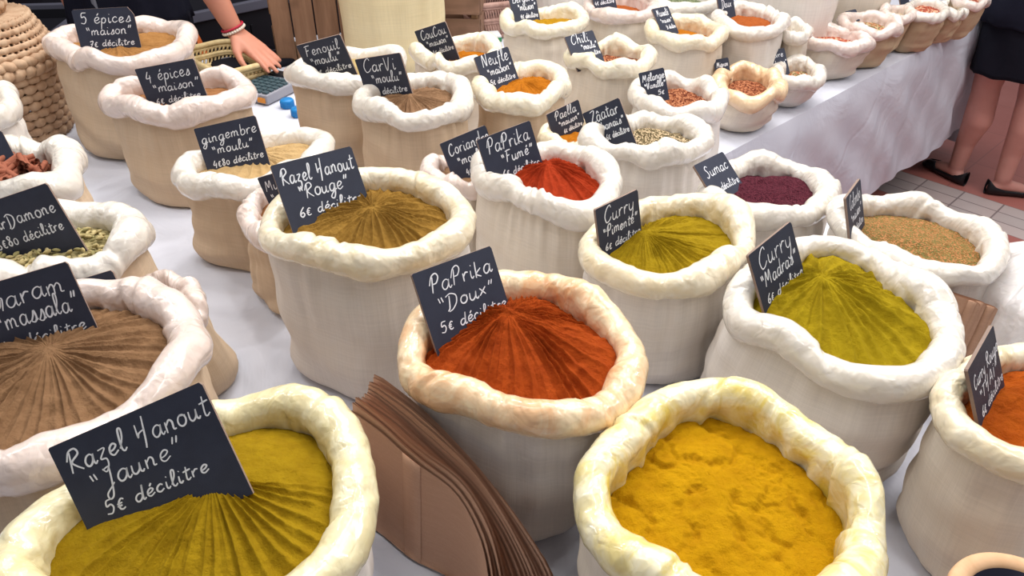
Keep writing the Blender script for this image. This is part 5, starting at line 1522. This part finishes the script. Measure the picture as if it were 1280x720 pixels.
def black_crates():
    mb = plain('black_plastic', lin(20, 20, 28), .5, .1, 20)
    mg = plain('grey_plastic', lin(92, 92, 106), .5, .1, 20)
    mid = np.array([-1.275, 3.30]) + E2 * .22
    for name_loc, rz, L, D, H, lab in (((mid[0], mid[1]), ALPHA, .74, .42, .77, 'black storage crate with grey rim behind the vendor arm'),
                                       ((-2.08, 3.02), .1, .70, .50, .80, 'black storage crate with grey rim left of the vendor')):
        o = empty('storage_crate', (*name_loc, .001), (0, 0, rz)); tag(o, lab, 'crate', 'black storage crates behind the stall')
        bm = bmesh.new()
        add_box(bm, (0, 0, .012), (L, D, .02))
        for sx in (-1, 1): add_box(bm, (sx * (L / 2 - .008), 0, H / 2), (.016, D, H - .02), None, .002)
        for sy in (-1, 1): add_box(bm, (0, sy * (D / 2 - .008), H / 2), (L, .016, H - .02), None, .002)
        for k in range(6):
            for sy in (-1, 1): add_box(bm, (-L / 2 + .06 + k * (L - .12) / 5, sy * (D / 2 + .003), H / 2 - .03), (.012, .008, H - .12), None, .001)
        from_bm('crate_shell', bm, mb, o, False)
        bm = bmesh.new()
        for sy in (-1, 1): add_box(bm, (0, sy * (D / 2), H - .012), (L + .03, .030, .040), None, .004)
        for sx in (-1, 1): add_box(bm, (sx * (L / 2), 0, H - .012), (.030, D + .03, .040), None, .004)
        from_bm('rim', bm, mg, o, False)
        bm = bmesh.new(); add_box(bm, (0, 0, H - .05), (L - .04, D - .04, .01)); from_bm('black_cover', bm, mb, o, False)
    # orange strap hanging in front of the crate
    q = np.array([-1.235, 3.06])
    P = np.zeros((12, 2, 3))
    for i in range(12):
        w = i / 11
        c = q + E1 * (.05 * w) + E2 * (.16 - .22 * w ** .5)
        z = .785 - .42 * w
        hw = .026 - .018 * min(1, w * 1.6)
        P[i, 0] = (*(c - E1 * hw), z); P[i, 1] = (*(c + E1 * hw), z)
    o = grid('strap', P, plain('orange_strap', lin(214, 106, 44), .7, .15, 60))
    so = o.modifiers.new('thickness', 'SOLIDIFY'); so.thickness = .004
    tag(o, 'orange strap hanging over the grey rim of the black crate behind the vendor arm', 'strap')


black_crates()


# ------------------------------------------------------------------ people
def body_mesh(name, caps, mt, parent, voxel, extra=None):
    """one continuous skin: tapered limbs, overlapping at the joints, fused and smoothed"""
    bm = bmesh.new()
    for p0, r0, p1, r1 in caps:
        p0, p1 = Vector(p0), Vector(p1)
        ax = p1 - p0; L = ax.length
        q = ax.to_track_quat('Z', 'Y').to_matrix().to_4x4()
        prof = [(0, -r0)] + [(r0 * math.cos(a), r0 * math.sin(a)) for a in np.linspace(-PI / 2 * .75, 0, 5)]
        prof += [(r1 * math.cos(a), L + r1 * math.sin(a)) for a in np.linspace(0, PI / 2 * .75, 5)] + [(0, L + r1)]
        b2 = bmesh.new(); add_lathe(b2, prof, 18)
        bmesh.ops.transform(b2, matrix=Matrix.Translation(p0) @ q, verts=b2.verts)
        me = bpy.data.meshes.new('t'); b2.to_mesh(me); b2.free(); bm.from_mesh(me); bpy.data.meshes.remove(me)
    o = from_bm(name, bm, mt, parent)
    rm = o.modifiers.new('fuse', 'REMESH'); rm.mode = 'VOXEL'; rm.voxel_size = voxel; rm.use_smooth_shade = True
    sm = o.modifiers.new('relax', 'SMOOTH'); sm.factor = .6; sm.iterations = 6
    return o


def m_skin(name, col):
    t = NT(name)
    nz = t.noise(t.coord(), 14, 4)
    c = t.mix(nz.outputs[0], col, (col[0] * .82, col[1] * .72, col[2] * .70))
    t.b.inputs['Subsurface Weight'].default_value = .12
    t.b.inputs['Subsurface Radius'].default_value = (.012, .005, .003)
    return t.done(c, .5, None, .35)


def cloth_tube(name, rings, mt, parent, seed, wob=.006, n=72):
    """garment through elliptical rings (centre, half width, half depth, heading)"""
    rng = np.random.RandomState(seed)
    f = wavy(rng, 4, 14, 8, 3)
    th = np.linspace(0, 2 * PI, n, endpoint=False)
    q = np.array([[*c, w, d, h] for c, w, d, h in rings], float)
    k = np.linspace(0, len(q) - 1, 26)
    q = np.stack([np.interp(k, range(len(q)), q[:, i]) for i in range(6)], -1)
    P = np.zeros((n, 26, 3))
    for j, (x, y, z, w, d, h) in enumerate(q):
        e = 1 + wob / max(w, .03) * f(th, j / 25 * 3)
        lx, ly = w * np.cos(th) * e, d * np.sin(th) * e
        P[:, j] = np.stack([x + lx * math.cos(h) - ly * math.sin(h), y + lx * math.sin(h) + ly * math.cos(h), np.full(n, z) + .004 * f(th + 1, j * .1)], -1)
    o = grid(name, P, mt, parent, wrap=True)
    s = o.modifiers.new('thickness', 'SOLIDIFY'); s.thickness = .004; s.offset = 1
    return o


def ballet_flat(heel, toe, mt, parent, w=.040):
    heel, toe = np.array(heel, float), np.array(toe, float)
    d = toe - heel; L = np.linalg.norm(d); d /= L; s = np.array([-d[1], d[0]])
    us = np.linspace(0, 1, 26); n = 21
    P = np.zeros((26, n, 3))
    for i, u in enumerate(us):
        hw = w * (np.interp(u, [0, .04, .15, .45, .72, .9, .97, 1], [.25, .55, .74, .78, 1.0, .78, .45, .1]))
        top = np.interp(u, [0, .1, .3, .6, .72, .9, 1], [.068, .062, .040, .036, .044, .034, .012])
        A = np.interp(u, [0, .03, .10, .60, .72, 1], [PI, PI * .8, PI * .60, PI * .60, PI * .97, PI])
        a = np.linspace(-A, A, n)
        # section from one upper edge under the sole to the other
        x = hw * np.sign(np.sin(a)) * np.abs(np.sin(a)) ** .7
        z = top * (.5 - .5 * np.cos(a)) ** .8
        x = x * np.where(np.abs(a) > PI / 2, .96, 1)
        P[i] = np.stack([heel[0] + d[0] * u * L + s[0] * x, heel[1] + d[1] * u * L + s[1] * x, .003 + z], -1)
    o = grid('ballet_flat', P, mt, parent)
    so = o.modifiers.new('thickness', 'SOLIDIFY'); so.thickness = .003
    return o


def face_parts(root, head, face_dir, hair_mat):
    h = Vector(head); f = Vector(face_dir).normalized(); s = Vector((-f.y, f.x, 0))
    me = plain('eye_white', lin(235, 235, 235), .2, .02, 10) if 'eye_white' not in bpy.data.materials else bpy.data.materials['eye_white']
    for k in (-1, 1):
        bm = bmesh.new(); bmesh.ops.create_uvsphere(bm, u_segments=16, v_segments=10, radius=.012)
        o = from_bm('eye', bm, me, root); o.location = h + f * .086 + s * (k * .032) + Vector((0, 0, .01))
    bm = bmesh.new(); bmesh.ops.create_uvsphere(bm, u_segments=32, v_segments=20, radius=.112)
    cut = [v for v in bm.verts if (v.co.dot(f) > .045 and v.co.z < .055) or v.co.z < -.075]
    bmesh.ops.delete(bm, geom=cut, context='VERTS')
    o = from_bm('hair', bm, hair_mat, root); o.location = h + Vector((0, 0, .015)) - f * .008
    so = o.modifiers.new('thickness', 'SOLIDIFY'); so.thickness = .012


def head_caps(head, f):
    h = np.array(head); f = np.array(f) / np.linalg.norm(f); s = np.array([-f[1], f[0], 0])
    z = np.array([0, 0, 1.0])
    return [(h + z * .03, .092, h - z * .02 + f * .012, .084), (h - z * .03 + f * .02, .072, h - z * .085 + f * .045, .034),
            (h + f * .09 - z * .005, .010, h + f * .104 - z * .03, .014), (h + s * .088, .012, h + s * .09 - z * .03, .014), (h - s * .088, .012, h - s * .09 - z * .03, .014),
            (h + f * .082 - z * .058 + s * .014, .008, h + f * .082 - z * .058 - s * .014, .008)]


def hand_caps(wrist, f, nrm, thumb_side, curl=.25, sc_=1.0, spread=.06):
    """palm, four fingers of different lengths and a thumb rooted low on the palm's side"""
    w = np.array(wrist, float); f = np.array(f, float); f /= np.linalg.norm(f)
    n = np.array(nrm, float); n -= f * (n @ f); n /= np.linalg.norm(n)
    s = np.array(thumb_side, float); s -= f * (s @ f) + n * (s @ n); s /= np.linalg.norm(s)
    c = []
    for k, off in enumerate((.028, .009, -.010, -.028)):
        base = w + s * off * .55 * sc_ + f * .012 * sc_
        kn = w + (f * (.090 - .004 * abs(k - 1)) + s * off - n * .002) * sc_
        c.append((base, .0165 * sc_, kn, .0125 * sc_))
        ln = (.074, .082, .076, .060)[k]
        d0 = f + s * (spread * (1.2 - k * .9)) - n * curl * .35; d0 /= np.linalg.norm(d0)
        d1 = d0 - n * curl; d1 /= np.linalg.norm(d1)
        d2 = d1 - n * curl; d2 /= np.linalg.norm(d2)
        p1 = kn + d0 * ln * .46 * sc_; p2 = p1 + d1 * ln * .30 * sc_; p3 = p2 + d2 * ln * .22 * sc_
        c += [(kn, .0105 * sc_, p1, .0092 * sc_), (p1, .0092 * sc_, p2, .0083 * sc_), (p2, .0083 * sc_, p3, .0068 * sc_)]
    t0 = w + (f * .022 + s * .024) * sc_; t1 = w + (f * .052 + s * .050 - n * .012) * sc_
    t2 = t1 + (f * .030 + s * .010 - n * .010) * sc_; t3 = t2 + (f * .024 + s * .0 - n * .008) * sc_
    c += [(t0, .0165 * sc_, t1, .0125 * sc_), (t1, .0112 * sc_, t2, .0100 * sc_), (t2, .0098 * sc_, t3, .0080 * sc_)]
    return c


SKIN = m_skin('skin_customer', lin(204, 150, 138))
SKIN2 = m_skin('skin_vendor', lin(204, 142, 118))
BLACK = plain('black_garment', lin(24, 25, 36), .85, .3, 30, .3, .15)
BLACK2 = plain('navy_black_knit', lin(28, 29, 42), .9, .3, 40, .4, .1)
SHOE = plain('black_shoe_leather', lin(22, 22, 27), .45, .1, 60, .1, .4)
HAIR = plain('dark_brown_hair', lin(60, 42, 32), .6, .4, 80, .6, .3)


def customer():
    root = empty('person', (2.14, 3.19, 0))
    tag(root, 'person in black short skirt and ballet flats standing on the tiles by the far table', 'person')
    g = root.location
    def L(p): return tuple(Vector(p) - g)
    def cap(a, r0, b, r1): return (L(a), r0, L(b), r1)
    hd = R(35)
    face = np.array([-.35, .94, 0])
    la, lk, lh = (2.085, 3.275, .085), (2.06, 3.235, .47), (2.055, 3.20, .86)
    ra, rk, rh = (2.225, 3.135, .085), (2.215, 3.15, .47), (2.205, 3.16, .86)
    caps = []
    for a, k, h in ((la, lk, lh), (ra, rk, rh)):
        a, k, h = map(np.array, (a, k, h))
        mid = a + (k - a) * .62 - face * .018
        caps += [cap(a, .036, a + (k - a) * .3, .042), cap(a + (k - a) * .3, .042, mid, .061), cap(mid, .061, k - face * .004, .056), cap(k, .056, k + (h - k) * .4, .074), cap(k + (h - k) * .4, .074, h, .096)]
    lt = np.array([2.035, 3.425, .022]); rt = np.array([2.40, 3.115, .022])
    caps += [cap(np.array(la) * [1, 1, .6], .030, (2.06, 3.36, .035), .026), cap((2.06, 3.36, .030), .026, lt, .016), cap(np.array(la) * [1, 1, 0] + [.012, -.03, .03], .026, (2.085, 3.275, .05), .03)]
    caps += [cap(np.array(ra) * [1, 1, .6], .030, (2.31, 3.125, .035), .026), cap((2.31, 3.125, .030), .026, rt, .016), cap(np.array(ra) * [1, 1, 0] + [-.03, .004, .03], .026, (2.225, 3.135, .05), .03)]
    caps += [cap((2.08, 3.19, .90), .115, (2.18, 3.17, .90), .115), cap((2.13, 3.18, .92), .13, (2.13, 3.19, 1.12), .115), cap((2.07, 3.21, 1.25), .10, (2.19, 3.18, 1.25), .10),
             cap((2.13, 3.19, 1.12), .115, (2.13, 3.195, 1.30), .11), cap((2.13, 3.195, 1.36), .055, (2.13, 3.20, 1.47), .052)]
    head = (2.125, 3.225, 1.54)
    caps += [(tuple(np.array(L(head)) + np.array(a) - np.array(head)), r0, tuple(np.array(L(head)) + np.array(b) - np.array(head)), r1) for a, r0, b, r1 in head_caps(head, face)]
    for sh, el_, wr, ss in (((1.965, 3.235, 1.31), (1.93, 3.30, 1.04), (1.97, 3.46, .90), (.94, .35, 0)), ((2.295, 3.155, 1.31), (2.36, 3.16, 1.03), (2.36, 3.27, .83), (-.94, -.35, 0))):
        sh, el_, wr = map(np.array, (sh, el_, wr))
        caps += [cap(sh, .050, el_, .038), cap(el_, .038, wr, .027)]
        caps += [cap(a, r0, b, r1) for a, r0, b, r1 in hand_caps(wr, wr - el_, (0, .3, 1), ss, .35, .92)]
    body_mesh('body', caps, SKIN, root, .0075)
    cloth_tube('skirt', [(L((2.145, 3.185, .550)), .186, .128, -.25), (L((2.142, 3.185, .70)), .190, .136, -.25), (L((2.13, 3.185, .88)), .178, .142, -.25), (L((2.13, 3.185, 1.0)), .150, .125, -.25)], BLACK, root, 41, .004)
    cloth_tube('loose_top', [(L((2.138, 3.185, .760)), .206, .156, -.25), (L((2.13, 3.185, .80)), .212, .155, -.25), (L((2.13, 3.185, .95)), .185, .145, -.25), (L((2.13, 3.19, 1.15)), .160, .130, -.25), (L((2.13, 3.19, 1.30)), .175, .118, -.25), (L((2.13, 3.195, 1.375)), .115, .09, -.25), (L((2.13, 3.195, 1.40)), .075, .068, -.25)], BLACK2, root, 42, .005)
    for a, b in (((1.985, 3.235, 1.315), (1.928, 3.30, 1.06)), ((2.275, 3.155, 1.315), (2.358, 3.16, 1.05))):
        a, b = np.array(a), np.array(b)
        P = tube_rings([L(a + (b - a) * t) for t in np.linspace(0, 1, 10)], np.linspace(.066, .052, 10), 24).transpose(1, 0, 2)
        grid('sleeve', P, BLACK2, root, wrap=True)
    ballet_flat(L((2.112, 3.215, 0))[:2], L((2.028, 3.450, 0))[:2], SHOE, root)
    ballet_flat(L((2.170, 3.145, 0))[:2], L((2.420, 3.113, 0))[:2], SHOE, root)
    face_parts(root, L(head), face, HAIR)


customer()


def vendor():
    root = empty('person', (-1.36, 2.80, 0))
    tag(root, 'person in black clothes behind the table, hand with beaded bracelet on the calculator', 'person')
    g = root.location
    def L(p): return tuple(Vector(tuple(p)) - g)
    def cap(a, r0, b, r1): return (L(a), r0, L(b), r1)
    face = np.array([.25, -.97, 0])
    caps = []
    for sx in (-.09, .09):
        x = -1.36 + sx
        caps += [cap((x, 2.80, .09), .040, (x, 2.80, .48), .055), cap((x, 2.80, .48), .058, (x, 2.80, .90), .088), cap((x, 2.80, .05), .035, (x + .02, 2.66, .035), .026)]
    caps += [cap((-1.43, 2.80, .94), .115, (-1.29, 2.80, .94), .115), cap((-1.36, 2.80, .95), .13, (-1.36, 2.78, 1.18), .12), cap((-1.44, 2.78, 1.30), .10, (-1.28, 2.77, 1.30), .10),
             cap((-1.36, 2.78, 1.18), .12, (-1.36, 2.775, 1.34), .11), cap((-1.36, 2.77, 1.40), .056, (-1.355, 2.75, 1.52), .053)]
    head = np.array([-1.345, 2.715, 1.59])
    caps += [cap(a, r0, b, r1) for a, r0, b, r1 in head_caps(head, face)]
    wr, el_, sh = np.array((-.912, 2.560, .905)), np.array((-1.00, 2.545, 1.165)), np.array((-1.19, 2.74, 1.37))
    caps += [cap(sh, .055, el_, .044), cap(el_, .044, el_ + (wr - el_) * .4, .043), cap(el_ + (wr - el_) * .4, .043, wr, .029)]
    caps += [cap(a, r0, b, r1) for a, r0, b, r1 in hand_caps(wr, (.155, -.075, -.098), (.45, -.22, .85), (-.42, -.9, 0), .08, 1.12, .09)]
    wr2, el2, sh2 = np.array((-1.61, 2.90, .90)), np.array((-1.62, 2.88, 1.10)), np.array((-1.53, 2.79, 1.36))
    caps += [cap(sh2, .055, el2, .044), cap(el2, .044, wr2, .029)]
    caps += [cap(a, r0, b, r1) for a, r0, b, r1 in hand_caps(wr2, wr2 - el2, (0, .2, 1), (1, .3, 0), .35, 1.0)]
    body_mesh('body', caps, SKIN2, root, .0055)
    cloth_tube('apron_trousers', [(L((-1.36, 2.80, .10)), .17, .085, 0), (L((-1.36, 2.80, .5)), .185, .11, 0), (L((-1.36, 2.80, .9)), .20, .15, 0), (L((-1.36, 2.80, 1.06)), .165, .142, 0)], BLACK, root, 51)
    cloth_tube('black_shirt', [(L((-1.36, 2.80, .88)), .205, .162, 0), (L((-1.36, 2.79, 1.1)), .175, .15, 0), (L((-1.36, 2.78, 1.32)), .19, .128, 0), (L((-1.36, 2.775, 1.42)), .12, .095, 0), (L((-1.36, 2.77, 1.45)), .078, .07, 0)], BLACK2, root, 52)
    for a, b in ((sh, sh + (el_ - sh) * .55), (sh2, sh2 + (el2 - sh2) * .6)):
        P = tube_rings([L(a + (b - a) * t) for t in np.linspace(-.1, 1, 10)], np.linspace(.072, .064, 10), 24).transpose(1, 0, 2)
        grid('sleeve', P, BLACK2, root, wrap=True)
    # grey lanyard down the shirt
    P = np.zeros((14, 2, 3))
    for i in range(14):
        t = i / 13
        P[i, 0] = L((-1.395, 2.638 - .012 * math.sin(t * 3), 1.30 - .42 * t)); P[i, 1] = L((-1.379, 2.638 - .012 * math.sin(t * 3), 1.30 - .42 * t))
    o = grid('lanyard', P, plain('grey_webbing', lin(120, 122, 134), .6), root)
    o.modifiers.new('thickness', 'SOLIDIFY').thickness = .002
    # red cord and pale beads round the wrist
    d = (wr - el_); d /= np.linalg.norm(d)
    a = np.cross(d, [0, 0, 1.0]); a /= np.linalg.norm(a); b = np.cross(d, a)
    c = wr - d * .012
    bm = bmesh.new(); add_tube(bm, [L(c + d * -.010 + .036 * (a * math.cos(t) + b * math.sin(t))) for t in np.linspace(0, 2 * PI, 40, endpoint=False)], .0035, 8, True)
    from_bm('red_cord', bm, plain('red_cord', lin(176, 30, 56), .6), root)
    bm = bmesh.new()
    for t in np.linspace(0, 2 * PI, 26, endpoint=False):
        p = L(c + .036 * (a * math.cos(t) + b * math.sin(t)))
        bmesh.ops.create_uvsphere(bm, u_segments=10, v_segments=7, radius=.0052, matrix=Matrix.Translation(p))
    from_bm('bead_bracelet', bm, plain('pearl_beads', lin(226, 214, 200), .3, .2, 60), root)
    face_parts(root, L(head), face, HAIR)


vendor()
